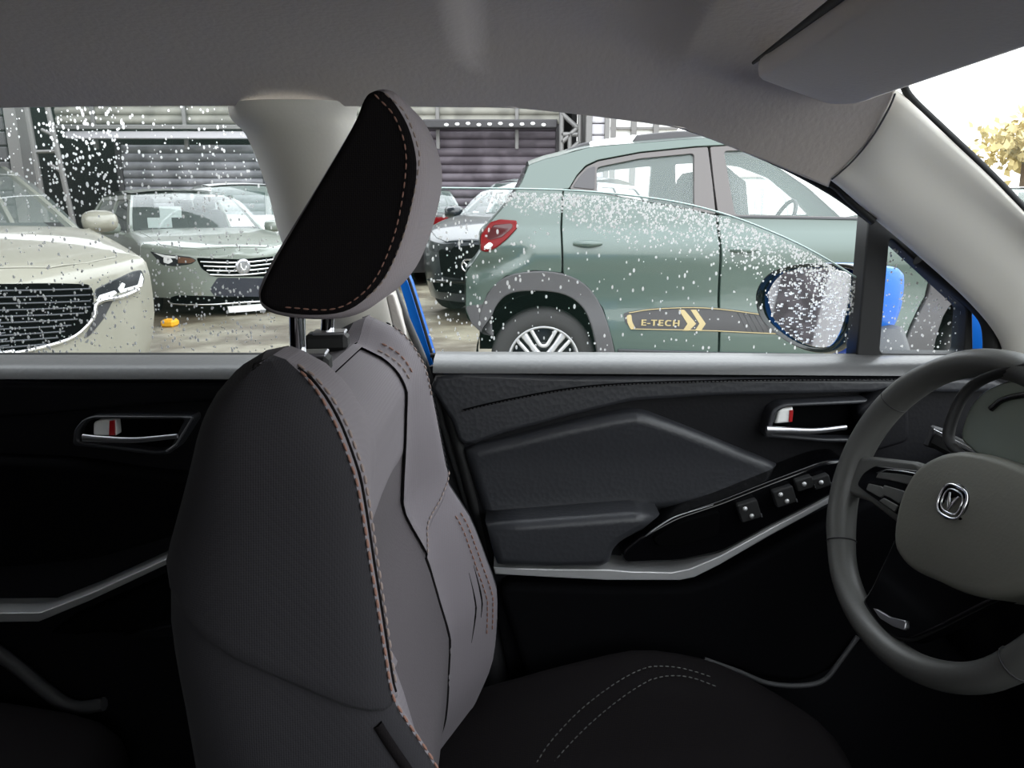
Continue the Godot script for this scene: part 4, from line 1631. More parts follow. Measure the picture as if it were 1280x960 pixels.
# ================================================================ parked cars
func wheel(parent: Node, called: String, c: Vector3, R: float, outw: float, spokes := 5, fine := false) -> void:
	# axle along z; outw = +1 when the outer face looks towards +z
	var x := Transform3D(Basis(Vector3.UP, 0.0 if outw > 0.0 else PI), c)
	var st := ST()
	lathe(st, [R * 0.62, -0.09, R * 0.70, -0.10, R * 0.93, -0.095, R * 0.985, -0.075, R, -0.04, R, 0.04, R * 0.985, 0.075, R * 0.93, 0.095, R * 0.80, 0.102, R * 0.70, 0.098, R * 0.67, 0.085], x, 48 if fine else 28)
	var w := obj(called, st, M.tyre, parent)
	st = ST()
	lathe(st, [R * 0.69, 0.088, R * 0.665, 0.094, R * 0.64, 0.088, R * 0.62, 0.06, R * 0.60, 0.0, R * 0.60, -0.07], x, 48 if fine else 28)
	obj("rim", st, M.alloy, w)
	st = ST()
	lathe(st, [0.0, 0.0, R * 0.6, -0.02], x, 24)
	lathe(st, [0.0, 0.03, R * 0.34, 0.028, R * 0.35, 0.0], x, 24)
	obj("brake_disc", st, M.alloy_dark, w)
	st = ST()
	lathe(st, [0.0, 0.088, R * 0.09, 0.087, R * 0.11, 0.075, R * 0.2, 0.06, R * 0.21, 0.02], x, 20)
	obj("hub", st, M.alloy_dark if fine else M.alloy, w)
	for k in spokes:
		st = ST()
		var a := TAU * (k + 0.25) / spokes
		if fine:                                       # forked spokes joined by a rounded inner bend
			var l := PackedVector3Array()
			for q in [[0.66, -0.30], [0.47, -0.25], [0.33, -0.16], [0.30, 0.0], [0.33, 0.16], [0.47, 0.25], [0.66, 0.30]]:
				var b: float = a + q[1] * 1.25
				l.append(x * Vector3(cos(b) * R * q[0], sin(b) * R * q[0], 0.082))
			tube(st, smooth3(l, false, 3), 0.0105, 8, 0.8, Vector3(0, 0, 1))
			tube(st, PackedVector3Array([x * Vector3(cos(a + 0.63) * R * 0.1, sin(a + 0.63) * R * 0.1, 0.07), x * Vector3(cos(a + 0.63) * R * 0.40, sin(a + 0.63) * R * 0.40, 0.074), x * Vector3(cos(a + 0.63) * R * 0.64, sin(a + 0.63) * R * 0.64, 0.07)]), [0.02, 0.015, 0.022], 8, 0.5, Vector3(0, 0, 1))
			obj("spoke", st, M.alloy, w)
		else:
			tube(st, PackedVector3Array([x * Vector3(cos(a) * R * 0.1, sin(a) * R * 0.1, 0.075), x * Vector3(cos(a) * R * 0.66, sin(a) * R * 0.66, 0.08)]), [0.022, 0.032], 6, 0.5, Vector3(0, 0, 1))
			obj("spoke", st, M.alloy, w)

func car_defaults(over: Dictionary) -> Dictionary:
	var c := {"L": 4.5, "W": 1.8, "H": 1.47, "yb": 0.20, "belt": 0.93, "nose": 0.74, "cowl_h": 1.0, "hood": 1.15, "rake": 0.62, "roof": 1.75, "rear_rake": 0.55, "tail_h": 1.0, "a": 0.42, "n": 2.6, "R": 0.325, "wf": 0.86, "wr": 0.95, "paint": "white_paint", "glass": "car_glass", "seats": true, "rimcount": 5}
	c.merge(over, true)
	c.xf = c.L / 2.0
	c.cowl = c.xf - c.hood
	c.rf = c.cowl - c.rake
	c.rr = c.rf - c.roof
	c.deck = maxf(c.rr - c.rear_rake, -c.L / 2.0 + 0.12)
	return c

func sy(c: Dictionary, y: float) -> float:
	return table([0.18, 0.90, 0.30, 0.96, 0.5, 1.0, 0.72, 0.995, c.belt, 0.945, c.belt + 0.2, 0.90], y)

func half_w(c: Dictionary, x: float) -> float:
	var d := maxf(0.0, c.xf - x)
	var e := maxf(0.0, x + c.xf)
	return c.W / 2.0 * minf(minf(1.0, pow(d / c.a, 1.0 / c.n)), minf(1.0, pow(e / 0.32, 1.0 / 3.0)))

func top_y(c: Dictionary, x: float) -> float:
	if x >= c.cowl:
		var u: float = (x - c.cowl) / (c.xf - c.cowl)
		return lerpf(c.cowl_h, c.nose, pow(u, 1.7)) - 0.05 * smoothstep(0.88, 1.0, u)
	return c.tail_h

func shoulder(c: Dictionary, x: float) -> float:
	if x >= c.cowl:
		var u: float = (x - c.cowl) / (c.xf - c.cowl)
		return lerpf(c.belt, c.nose - 0.10, pow(u, 1.5))
	return c.belt

func fmap(c: Dictionary) -> Callable:
	return func(u: float, v: float, h: float) -> Vector3:
		var q := clampf(absf(u) / (c.W / 2.0 * sy(c, v)), 0.0, 0.999)
		return Vector3(c.xf - c.a * pow(q, c.n) + h, v, u)

# a pixel on the front face of a car standing at x
func PF(px: float, py: float, x: Transform3D, c: Dictionary) -> Vector2:
	var inv := x.affine_inverse()
	var e := inv * EYE
	var d := inv.basis * ray(px, py)
	var pl: float = c.xf
	var q := Vector3.ZERO
	var f := fmap(c)
	for i in 12:
		q = e + d * ((pl - e.x) / d.x)
		pl = lerpf(pl, f.call(q.z, q.y, 0.0).x, 0.6)
	return Vector2(q.z, q.y)

func front(a: Array, x: Transform3D, c: Dictionary) -> PackedVector2Array:
	var r := PackedVector2Array()
	for i in range(0, a.size(), 2):
		r.append(PF(a[i], a[i + 1], x, c))
	return r

func car(root: Node3D, c: Dictionary) -> void:
	var paint: Material = M[c.paint]
	# stations along the length
	var xs := []
	for k in 9:
		xs.append(c.xf - c.a * pow(k / 8.0, c.n))
	var x: float = c.xf - c.a - 0.05
	while x > -c.xf + 0.33:
		xs.append(x)
		x -= 0.055
	for k in 7:
		xs.append(-c.xf + 0.32 * pow(1.0 - k / 6.0, 3.0))
	xs.append(c.cowl + 0.001)
	xs.append(c.cowl - 0.012)
	xs.append(c.deck + 0.012)
	xs.append(c.deck - 0.001)
	xs.sort()
	var fw: float = c.xf - c.wf
	var rw: float = -c.xf + c.wr
	var rows := []
	for xx in xs:
		var w := half_w(c, xx)
		var yb: float = c.yb
		for wx in [fw, rw]:
			var d := absf(xx - wx)
			var ra: float = c.R + 0.055
			if d < ra:
				yb = maxf(yb, c.R + sqrt(ra * ra - d * d))
		var ys := shoulder(c, xx)
		var yt := maxf(top_y(c, xx), ys + 0.01)
		var half := PackedVector3Array()
		for k in 9:
			var y := lerpf(minf(yb, ys - 0.03), ys, k / 8.0)
			half.append(Vector3(xx, y, w * sy(c, y)))
		var we: float = w * sy(c, ys)
		var cabin: bool = xx < c.cowl and xx > c.deck
		for k in range(1, 8):
			if cabin:
				half.append(Vector3(xx, ys + (0.004 if k < 4 else -0.03), we - minf(we * 0.5, 0.02 * k)))
			else:
				var q := PI / 2 * k / 7.0
				half.append(Vector3(xx, ys + (yt - ys) * pow(sin(q), 0.7), we * cos(q)))
		var row := half.duplicate()
		for k in range(half.size() - 2 if not cabin else half.size() - 1, -1, -1):
			row.append(Vector3(half[k].x, half[k].y, -half[k].z))
		while row.size() < 32:
			row.insert(16, Vector3(half[15].x, half[15].y, -half[15].z))
		rows.append(row)
	var st := ST()
	loft(st, rows, false)
	obj("body", st, paint, root)
	# bonnet panel
	var hm := func(u: float, v: float, h: float) -> Vector3:
		var ys := shoulder(c, u)
		var we := maxf(0.05, half_w(c, u) * sy(c, ys))
		var q := clampf(absf(v) / we, 0.0, 0.98)
		return Vector3(u, ys + (top_y(c, u) - ys) * pow(1.0 - q * q, 0.35) + h + 0.004, v)
	var hp := PackedVector2Array()
	var hx: float = c.xf - 0.10
	for k in 9:
		var v: float = (k / 4.0 - 1.0) * c.W * 0.40
		hp.append(Vector2(minf(hx, c.xf - c.a * pow(absf(v) / (c.W * 0.47), c.n) - 0.06), v))
	for k in [c.W * 0.43, c.W * 0.2, 0.0, -c.W * 0.2, -c.W * 0.43]:
		hp.append(Vector2(c.cowl + 0.05, k))
	st = ST()
	skin(st, hp, [], 0.08, hm, 0.004, 0.0)
	obj("bonnet", st, paint, root)
	# underside and cabin
	st = ST()
	abox(st, Vector3(-c.xf + 0.35, c.yb, -c.W * 0.40), Vector3(c.xf - 0.45, c.yb + 0.10, c.W * 0.40))
	for wx in [fw, rw]:
		abox(st, Vector3(wx - 0.36, c.yb, -c.W * 0.28), Vector3(wx + 0.36, 0.74, c.W * 0.28))
	obj("underbody", st, M.pit, root)
	st = ST()
	abox(st, Vector3(c.deck + 0.1, 0.4, -c.W * 0.43), Vector3(c.cowl - 0.05, 0.5, c.W * 0.43))
	box(st, Transform3D(Basis(Vector3(0, 0, 1), 0.15), Vector3(c.cowl - 0.22, c.belt - 0.05, 0)), Vector3(0.5, 0.16, c.W * 0.84), 0.05)
	obj("dashboard", st, M.cabin, root)
	# greenhouse
	var yr: float = c.H - 0.07
	var wb: float = c.W / 2.0 * sy(c, c.belt) - 0.03
	var wt := wb - 0.17
	var lt := func(a: Vector3, b: Vector3, s: float) -> PackedVector3Array:      # from a to b, bowed by s
		var r := PackedVector3Array()
		for k in 9:
			var u := k / 8.0
			r.append(a.lerp(b, u) + Vector3(s * 4.0 * u * (1.0 - u), 0.03 * 4.0 * u * (1.0 - u), 0))
		return r
	var w0: PackedVector3Array = lt.call(Vector3(c.cowl, c.belt + 0.0, wb), Vector3(c.cowl, c.belt, -wb), 0.10)
	var w1: PackedVector3Array = lt.call(Vector3(c.rf, yr, wt), Vector3(c.rf, yr, -wt), 0.07)
	var r0: PackedVector3Array = lt.call(Vector3(c.deck, c.belt, wb), Vector3(c.deck, c.belt, -wb), -0.06)
	var r1: PackedVector3Array = lt.call(Vector3(c.rr, yr - 0.02, wt), Vector3(c.rr, yr - 0.02, -wt), -0.05)
	for e in [["windscreen", w0, w1, 1.0], ["rear_window", r0, r1, -1.0]]:
		rows = []
		for j in 6:
			var row := PackedVector3Array()
			for k in 9:
				row.append(e[1][k].lerp(e[2][k], j / 5.0) + Vector3(0.02 * e[3], 0.04, 0) * sin(PI * j / 5.0))
			rows.append(row)
		st = ST()
		loft(st, rows, false)
		obj(e[0], st, M[c.glass], root)
	rows = []
	for j in 9:
		var row := PackedVector3Array()
		for k in 9:
			var u := j / 8.0
			row.append(w1[k].lerp(r1[k], u) + Vector3(0, 0.055 * sin(PI * clampf(u * 0.9 + 0.08, 0, 1)) + 0.012 * (1.0 - pow(absf(k / 4.0 - 1.0), 4.0)), 0))
		rows.append(row)
	st = ST()
	loft(st, rows, false)
	var under := []
	for r in rows:
		under.append(moved(r, Vector3(0, -0.03, 0)))
	loft(st, under, false)
	obj("roof", st, paint, root)
	var bx := lerpf(c.rf, c.rr, 0.40)
	var cx: float = lerpf(c.rr, c.deck, 0.25)
	for s in [1.0, -1.0]:
		var side := func(u: float, v: float, h: float) -> Vector3:
			var t: float = (v - c.belt) / (yr - c.belt)
			return Vector3(u, v, s * (lerpf(wb, wt, t) + 0.012 * sin(PI * clampf(t, 0, 1)) + h))
		var outer := PackedVector2Array([Vector2(c.cowl, c.belt - 0.01), Vector2(c.rf, yr), Vector2(c.rr, yr - 0.02), Vector2(c.deck, c.belt - 0.01)])
		var la := func(y: float, d: float) -> float: return lerpf(c.cowl, c.rf, (y - c.belt) / (yr - c.belt)) - d
		var lc := func(y: float, d: float) -> float: return lerpf(c.deck, c.rr, (y - c.belt) / (yr - c.belt)) + d
		var y0: float = c.belt + 0.015
		var y1 := yr - 0.055
		var f := rounded(PackedVector2Array([Vector2(la.call(y0, 0.16), y0), Vector2(la.call(y1, 0.10), y1), Vector2(bx + 0.05, y1), Vector2(bx + 0.05, y0)]), 0.03)
		var g := rounded(PackedVector2Array([Vector2(bx - 0.05, y0), Vector2(bx - 0.05, y1), Vector2(lc.call(y1, 0.16), y1), Vector2(lc.call(y0, 0.26), y0)]), 0.03)
		st = ST()
		skin(st, outer, [f, g], 0.2, side, 0.0, 0.03)
		obj("window_frame", st, paint, root)
		for q in [f, g]:
			st = ST()
			skin(st, q, [], 0.3, func(u, v, h): return side.call(u, v, h - 0.01))
			obj("side_window", st, M[c.glass], root)
		# door mirror
		st = ST()
		var mp := Vector3(c.cowl - 0.16, c.belt + 0.06, s * (wb + 0.17))
		var mr := []
		for k in [[-0.06, 0.75], [-0.055, 0.95], [-0.02, 1.0], [0.04, 0.85], [0.07, 0.5], [0.075, 0.1]]:
			var row := PackedVector3Array()
			for q in 14:
				var t := TAU * q / 14.0
				row.append(mp + Vector3(k[0], 0.075 * k[1] * signf(sin(t)) * pow(absf(sin(t)), 0.7), 0.115 * k[1] * signf(cos(t)) * pow(absf(cos(t)), 0.7)))
			mr.append(row)
		loft(st, mr, true, true)
		bar(st, mp + Vector3(0, -0.05, -s * 0.05), Vector3(c.cowl - 0.16, c.belt - 0.02, s * (wb - 0.01)), 0.05, 0.03)
		obj("door_mirror", st, paint, root)
		for k in 2:
			st = ST()
			var hx2: float = [bx + 0.16, bx - 0.80][k]
			bar(st, Vector3(hx2 - 0.09, c.belt - 0.12, s * (c.W / 2 * sy(c, c.belt - 0.12) + 0.015)), Vector3(hx2 + 0.09, c.belt - 0.12, s * (c.W / 2 * sy(c, c.belt - 0.12) + 0.015)), 0.025, 0.03, Vector3.UP, 0.4)
			obj("door_handle", st, paint, root)
		wheel(root, "wheel", Vector3(fw, c.R, s * (c.W / 2 - 0.11)), c.R, s, c.rimcount)
		wheel(root, "wheel", Vector3(rw, c.R, s * (c.W / 2 - 0.11)), c.R, s, c.rimcount)
		if c.seats:
			st = ST()
			var sx: float = lerpf(c.cowl, c.rr, 0.42)
			box(st, Transform3D(Basis(Vector3(0, 0, 1), 0.22), Vector3(sx, 0.78, s * 0.37)), Vector3(0.16, 0.62, 0.48), 0.06)
			box(st, Transform3D(Basis(Vector3(0, 0, 1), 0.18), Vector3(sx - 0.09, 1.16, s * 0.37)), Vector3(0.10, 0.18, 0.26), 0.04)
			box(st, Transform3D(Basis(), Vector3(sx + 0.25, 0.56, s * 0.37)), Vector3(0.5, 0.14, 0.48), 0.05)
			obj("front_seat", st, M.cabin, root)
	if c.seats:
		st = ST()
		box(st, Transform3D(Basis(Vector3(0, 0, 1), 0.25), Vector3(c.rr + 0.25, 0.8, 0)), Vector3(0.18, 0.6, c.W * 0.74), 0.06)
		for s in [-0.4, 0.4]:
			box(st, Transform3D(Basis(Vector3(0, 0, 1), 0.2), Vector3(c.rr + 0.15, 1.14, s)), Vector3(0.10, 0.16, 0.24), 0.04)
		obj("rear_seat", st, M.cabin, root)

func face(called: String, root: Node, m: Material, poly: PackedVector2Array, c: Dictionary, h := 0.004, bevel := 0.003, thick := 0.02, holes := []) -> MeshInstance3D:
	var f := fmap(c)
	var st := ST()
	skin(st, poly, holes, 0.04, func(u, v, hh): return f.call(u, v, hh + h), bevel, thick)
	return obj(called, st, m, root)

func face_line(called: String, root: Node, m: Material, poly: PackedVector2Array, c: Dictionary, rad: float, h := 0.008) -> void:
	var f := fmap(c)
	var l := PackedVector3Array()
	for p in smooth2(poly, false, 4):
		l.append(f.call(p.x, p.y, h))
	var st := ST()
	tube(st, l, rad, 6)
	obj(called, st, m, root)

func mirror_u(a: PackedVector2Array) -> PackedVector2Array:
	return flipped(a)

# place a car so that its nose centre stands over ground point g and it heads along dir
func pose(root: Node3D, c: Dictionary, g: Vector3, heading: float) -> Transform3D:
	var b := Basis(Vector3.UP, heading)
	root.transform = Transform3D(b, Vector3(g.x, 0, g.z) - b * Vector3(c.xf, 0, 0))
	return root.transform

func plain_front(root: Node3D, c: Dictionary, grille_m: Material) -> void:
	var n: float = c.nose
	for s in [1.0, -1.0]:
		var hl := PackedVector2Array([Vector2(0.50, n - 0.10), Vector2(0.80, n - 0.04), Vector2(0.85, n - 0.07), Vector2(0.80, n - 0.17), Vector2(0.52, n - 0.19)])
		if s < 0.0: hl = flipped(hl)
		face("headlamp", root, M.lens, rounded(hl, 0.03), c, 0.004, 0.004)
	face("grille", root, grille_m, rounded(PackedVector2Array([Vector2(-0.46, n - 0.09), Vector2(0.46, n - 0.09), Vector2(0.42, n - 0.27), Vector2(-0.42, n - 0.27)]), 0.04), c)
	face("air_intake", root, M.pit, rounded(PackedVector2Array([Vector2(-0.6, 0.40), Vector2(0.6, 0.40), Vector2(0.5, 0.26), Vector2(-0.5, 0.26)]), 0.04), c)

func build_cars() -> void:
	champagne_car()
	silver_saloon()
	dark_cars()
	green_car()
	# white cars seen through the green car's windows and the windscreen
	var spots := [
		["white hatchback seen through the green car's rear side window", 2.95, -8.0, -1.57],
		["white saloon seen through the green car's front side window", 5.3, -8.6, -1.57],
		["white car parked beyond the silver saloon, seen beside the pillar", -3.2, -11.4, -0.92],
		["white car seen through the windscreen at the right edge", 8.7, -13.2, -2.1],
		["farther white car seen through the windscreen above the nearer white car", 15.0, -23.0, -1.9]]
	for s in spots:
		var r := thing("parked_car", s[0], "car", Vector3.ZERO, 0.0, "cars parked in the yard")
		var c := car_defaults({"L": 3.5 if s[1] < 0.0 else 4.3, "roof": 1.1 if s[1] < 0.0 else 1.75, "H": 1.5, "seats": false})
		car(r, c)
		plain_front(r, c, M.clad_dark)
		pose(r, c, Vector3(s[1], 0, s[2]), s[3])

func champagne_car() -> void:
	var r := thing("parked_car", "champagne coloured car with large dark grille nearest the rear window at left", "car", Vector3.ZERO, 0.0, "cars parked in the yard")
	var c := car_defaults({"L": 4.2, "W": 1.92, "H": 1.46, "belt": 0.955, "nose": 0.79, "cowl_h": 1.0, "hood": 1.15, "rake": 0.92, "paint": "champagne", "glass": "car_glass_clear", "R": 0.35, "a": 0.305, "n": 2.6, "wf": 0.92})
	car(r, c)
	var x := pose(r, c, Vector3(-2.60, 0, -3.65), -PI / 2 + 0.80)
	var gr := smooth2(front([112, 357, 117, 370, 115, 392, 100, 414, 70, 430, 20, 440, -40, 446, -70, 446, -70, 354, 0, 355, 60, 354, 100, 355], x, c), true, 3)
	var cut := PackedVector2Array()
	for p in gr: cut.append(Vector2(p.x, p.y))
	face("grille", r, M.pit, cut, c, 0.003, 0.003)
	var gm := flipped(cut)
	face("grille", r, M.pit, gm, c, 0.003, 0.003)
	# mesh bars
	for k in 10:
		var l := front([-66, 364 + k * 8.4, 112 - maxf(0, k - 3) * 8, 361 + k * 7.6], x, c)
		face_line("grille_bar", r, M.lamp_dark, l, c, 0.006, 0.008)
		face_line("grille_bar", r, M.lamp_dark, flipped(l), c, 0.006, 0.008)
	var ch := front([-70, 448, 0, 443, 50, 434, 92, 420, 116, 396, 121, 378, 150, 371, 172, 362], x, c)
	face_line("chrome_surround", r, M.chrome, ch, c, 0.012, 0.012)
	face_line("chrome_surround", r, M.chrome, flipped(ch), c, 0.012, 0.012)
	var hl := rounded(front([118, 362, 140, 351, 166, 339, 177, 337, 181, 349, 178, 358, 150, 365, 122, 379], x, c), 0.02)
	var hp := face("headlamp", r, M.lamp_dark, hl, c, 0.004, 0.004)
	face("lens_strip", hp, M.lens, rounded(front([147, 361, 152, 353, 156, 355, 154, 361, 172, 356, 176, 341, 179, 348, 177, 358, 150, 366], x, c), 0.005), c, 0.010, 0.002)
	face("lens_strip", hp, M.lens, rounded(front([120, 376, 124, 369, 143, 363, 146, 366, 124, 380], x, c), 0.005), c, 0.010, 0.002)
	face("headlamp", r, M.lamp_dark, flipped(hl), c, 0.004, 0.004)
	var vt := rounded(front([117, 384, 142, 374, 130, 398, 112, 420, 104, 424, 116, 402], x, c), 0.02)
	face("side_intake", r, M.clad_dark, vt, c, 0.003, 0.003)
	face("side_intake", r, M.clad_dark, flipped(vt), c, 0.003, 0.003)

func silver_saloon() -> void:
	var r := thing("parked_car", "silver saloon facing the camera with papers behind its windscreen", "car", Vector3.ZERO, 0.0, "cars parked in the yard")
	var c := car_defaults({"L": 4.4, "W": 1.66, "H": 1.33, "paint": "grey_silver", "glass": "car_glass_clear", "nose": 0.69, "hood": 1.25, "belt": 0.83, "cowl_h": 0.88, "a": 0.46, "n": 2.6, "tail_h": 0.93, "R": 0.3})
	car(r, c)
	var x := pose(r, c, Vector3(-2.85, 0, -8.0), -PI / 2 + 0.65)
	var gr := rounded(front([245, 322, 300, 324, 345, 320, 368, 318, 360, 340, 345, 345, 268, 346, 252, 336], x, c), 0.03)
	face("grille", r, M.pit, gr, c)
	for k in 4:
		face_line("grille_bar", r, M.chrome, front([250 + k * 4, 327 + k * 5.4, 300, 328 + k * 5.2, 362 - k * 3, 321 + k * 5.6], x, c), c, 0.011, 0.012)
	var e := PF(303, 333, x, c)
	var f := fmap(c)
	var ep: Vector3 = f.call(e.x, e.y, 0.02)
	var st := ST()
	var eb := Basis(Vector3(0, 0, -1), Vector3.UP, Vector3.RIGHT)
	lathe(st, [0.0, 0.012, 0.055, 0.012, 0.072, 0.010, 0.080, 0.0], Transform3D(eb, ep), 28)
	var em := obj("badge", st, M.satin, r)
	st = ST()
	var ul := PackedVector3Array()
	for q in [[-0.028, 0.036], [-0.028, 0.0], [-0.016, -0.026], [0.0, -0.034], [0.016, -0.026], [0.028, 0.0], [0.028, 0.036]]:
		ul.append(ep + eb * Vector3(q[0], q[1], 0.016))
	tube(st, ul, 0.010, 8)
	obj("badge_sign", st, M.white, em)
	face("lower_grille", r, M.plate_blank, rounded(front([272, 347, 350, 347, 366, 352, 360, 370, 322, 371, 268, 370, 262, 362], x, c), 0.02), c, 0.004, 0.003)
	face("lower_intake", r, M.pit, rounded(front([212, 372, 222, 369, 260, 370, 330, 371, 366, 372, 366, 378, 300, 380, 216, 379], x, c), 0.02), c, 0.004, 0.003)
	face_line("chrome_lip", r, M.chrome, front([210, 376, 218, 380, 260, 380.5, 320, 377, 366, 374], x, c), c, 0.012, 0.012)
	face("plate_holder", r, M.white, front([284, 383, 340, 378, 342, 386, 286, 391], x, c), c, 0.012, 0.002, 0.02)
	for side in 2:
		var hl := rounded(front([187, 314, 206, 318, 238, 321, 246, 325, 240, 330, 218, 333, 202, 331], x, c), 0.02)
		if side == 1:
			hl = flipped(hl)
		var hm := face("headlamp", r, M.lamp_dark, hl, c, 0.004, 0.004)
		var ls := rounded(front([190, 315, 206, 319, 220, 320.5, 220, 323, 204, 322], x, c), 0.01)
		if side == 1:
			ls = flipped(ls)
		face("lens_strip", hm, M.lens, ls, c, 0.010, 0.002, 0.006)
		var am := rounded(front([222, 321, 240, 323, 244, 326, 238, 329, 222, 329], x, c), 0.01)
		if side == 1:
			am = flipped(am)
		face("turn_lamp", hm, M.amber, am, c, 0.010, 0.002, 0.006)
		var bp := rounded(front([204, 322, 212, 321, 216, 327, 210, 330, 204, 328], x, c), 0.01)
		if side == 1:
			bp = flipped(bp)
		face("lamp_ring", hm, M.lens, bp, c, 0.010, 0.002, 0.006)
	# papers propped behind the windscreen (they belong to nobody's pane: things of their own)
	var inv := x.basis
	for q in [[186, 272, 214, 292, "large pale sheet of paper standing behind the silver saloon's windscreen"], [200, 258, 226, 272, "smaller white paper leaning above the large sheet in the silver saloon"]]:
		var zp := -9.25
		var pst := ST()
		var a := P(q[0], q[3], zp)
		var b := P(q[2], q[1], zp)
		abox(pst, Vector3(a.x, a.y, zp - 0.004), Vector3(b.x, b.y, zp))
		tag(obj("paper_sheet", pst, M.paper), q[4], "paper")
	var ch := ST()
	abox(ch, P(203, 409, -7.2) - Vector3(0, 0, 0.1), P(219, 402, -7.2) + Vector3(0, 0.02, 0.05), 0.02)
	var k := obj("wheel_chock", ch, M.yellow)
	k.position.y = 0.0
	tag(k, "small yellow block on the ground under the silver saloon's front corner", "chock")

func dark_cars() -> void:
	var r := thing("parked_car", "dark navy car facing the camera behind the green car's tail", "car", Vector3.ZERO, 0.0, "cars parked in the yard")
	var c := car_defaults({"L": 3.3, "roof": 1.1, "W": 1.79, "H": 1.45, "paint": "navy", "nose": 0.74, "cowl_h": 1.05, "belt": 1.0, "hood": 1.0, "rake": 0.52, "glass": "car_glass_clear", "a": 0.46})
	car(r, c)
	var x := pose(r, c, Vector3(-0.41, 0, -7.44), -PI / 2 - 0.53)
	face("grille", r, M.pit, rounded(front([548, 312, 590, 306, 640, 305, 640, 345, 590, 350, 552, 345], x, c), 0.04), c)
	face("lower_intake", r, M.pit, rounded(front([540, 352, 590, 356, 640, 355, 640, 366, 590, 368, 545, 364], x, c), 0.04), c)
	face_line("bumper_trim", r, M.gloss, front([536, 350, 590, 352, 640, 350], x, c), c, 0.02)
	var hl := rounded(front([536, 300, 556, 305, 570, 303, 566, 312, 545, 316, 536, 312], x, c), 0.03)
	face("headlamp", r, M.lamp_dark, hl, c)
	face("headlamp", r, M.lamp_dark, flipped(hl), c)
	var f := fmap(c)
	var e := PF(587, 332, x, c)
	var ep: Vector3 = f.call(e.x, e.y, 0.02)
	var eb := Basis(Vector3(0, 0, -1), Vector3.UP, Vector3.RIGHT)
	var st := ST()
	var ring := PackedVector3Array()
	for k in 25:
		ring.append(ep + eb * Vector3(cos(TAU * k / 24.0) * 0.075, sin(TAU * k / 24.0) * 0.06, 0))
	tube(st, ring, 0.010, 8)
	var em := obj("badge_ring", st, M.chrome, r)
	st = ST()
	tube(st, PackedVector3Array([ep + eb * Vector3(-0.05, 0.03, 0), ep + eb * Vector3(-0.02, 0.008, 0), ep + eb * Vector3(0, -0.02, 0), ep + eb * Vector3(0.02, 0.008, 0), ep + eb * Vector3(0.05, 0.03, 0)]), 0.010, 8)
	obj("badge_sign", st, M.chrome, em)
	# a farther dark car, seen from behind
	r = thing("parked_car", "farther dark car showing a long red tail lamp beside the headrest", "car", Vector3.ZERO, 0.0, "cars parked in the yard")
	c = car_defaults({"L": 3.6, "W": 1.8, "H": 1.45, "hood": 0.8, "roof": 1.4, "paint": "black_paint", "belt": 0.98, "tail_h": 1.06, "glass": "car_glass_clear"})
	car(r, c)
	var gp := P(548, 330, -11.2)
	r.transform = Transform3D(Basis(Vector3.UP, PI / 2 + 0.15), Vector3(-1.75, 0, -11.0 - 1.8))
	for s in [1.0]:
		st = ST()
		var l := []
		for k in 11:
			var w := (k / 5.0 - 1.0) * 0.80
			var bx: float = -c.xf + 0.32 * pow(absf(w) / (c.W / 2.0), 3.0) - 0.012
			var row := PackedVector3Array()
			for q in [[0.0, 0.86], [-0.012, 0.87], [-0.012, 0.97], [0.0, 0.98]]:
				row.append(Vector3(bx + q[0], q[1], w))
			l.append(row)
		loft(st, l, false)
		obj("tail_lamp", st, M.tail, r)
	r = thing("parked_car", "far car with a white roof behind the dark navy car", "car", Vector3.ZERO, 0.0, "cars parked in the yard")
	c = car_defaults({"L": 3.2, "W": 1.7, "H": 1.46, "hood": 0.7, "rake": 0.5, "roof": 1.3, "rear_rake": 0.3, "paint": "pearl", "seats": false})
	car(r, c)
	plain_front(r, c, M.clad_dark)
	pose(r, c, Vector3(0.35, 0, -11.0), -PI / 2)

# ---------------------------------------------------------------- the green car, side on
const GX0 := -0.27
func gz(x: float, y: float) -> float:
	var z := -4.0
	z -= 0.30 * maxf(0.0, y - 0.98) + 0.10 * smoothstep(0.90, 1.02, y) * 0.3
	z -= 0.22 * pow(maxf(0.0, 0.5 - y), 1.5)
	z += 0.018 * exp(-pow((y - 0.86) / 0.07, 2.0))            # shoulder crease
	z -= 0.020 * exp(-pow((y - 0.62) / 0.11, 2.0))
	var yl := lerpf(0.735, 0.845, clampf((x + 0.19) / 0.27, 0.0, 1.0))        # ledge over the rear bumper
	z -= 0.035 * smoothstep(-0.042, 0.042, y - yl) * pulse(x, -0.21, 0.08, 0.05) * (1.0 - smoothstep(0.0, 0.16, y - yl))
	var d := clampf(0.34 - (x - GX0), 0.0, 0.36)
	z -= 1.5 * d * d
	var e := clampf(x - 3.15, 0.0, 0.4)
	z -= 1.5 * e * e
	return z

func g_skin(called: String, root: Node, m: Material, pts: Array, holes := [], lift := 0.0, bevel := 0.004, thick := 0.03, far := false, sm := 0.01) -> MeshInstance3D:
	var poly := sxy(pts, gz)
	if called.begins_with("arch"):
		poly = smooth2(poly, true, 3)
	elif sm > 0.0:
		poly = rounded(poly, sm, 3)
	var hs := []
	for h in holes:
		hs.append(rounded(sxy(h, gz), 0.02, 3))
	var st := ST()
	var map := func(u: float, v: float, h: float) -> Vector3: return Vector3(u, v, gz(u, v) + h + lift)
	if far:
		map = func(u: float, v: float, h: float) -> Vector3: return Vector3(u, v, -9.58 - gz(u, v) - h - lift)
	skin(st, poly, hs, 0.02 if called == "rear_quarter" else 0.045, map, bevel, thick)
	return obj(called, st, m, root)

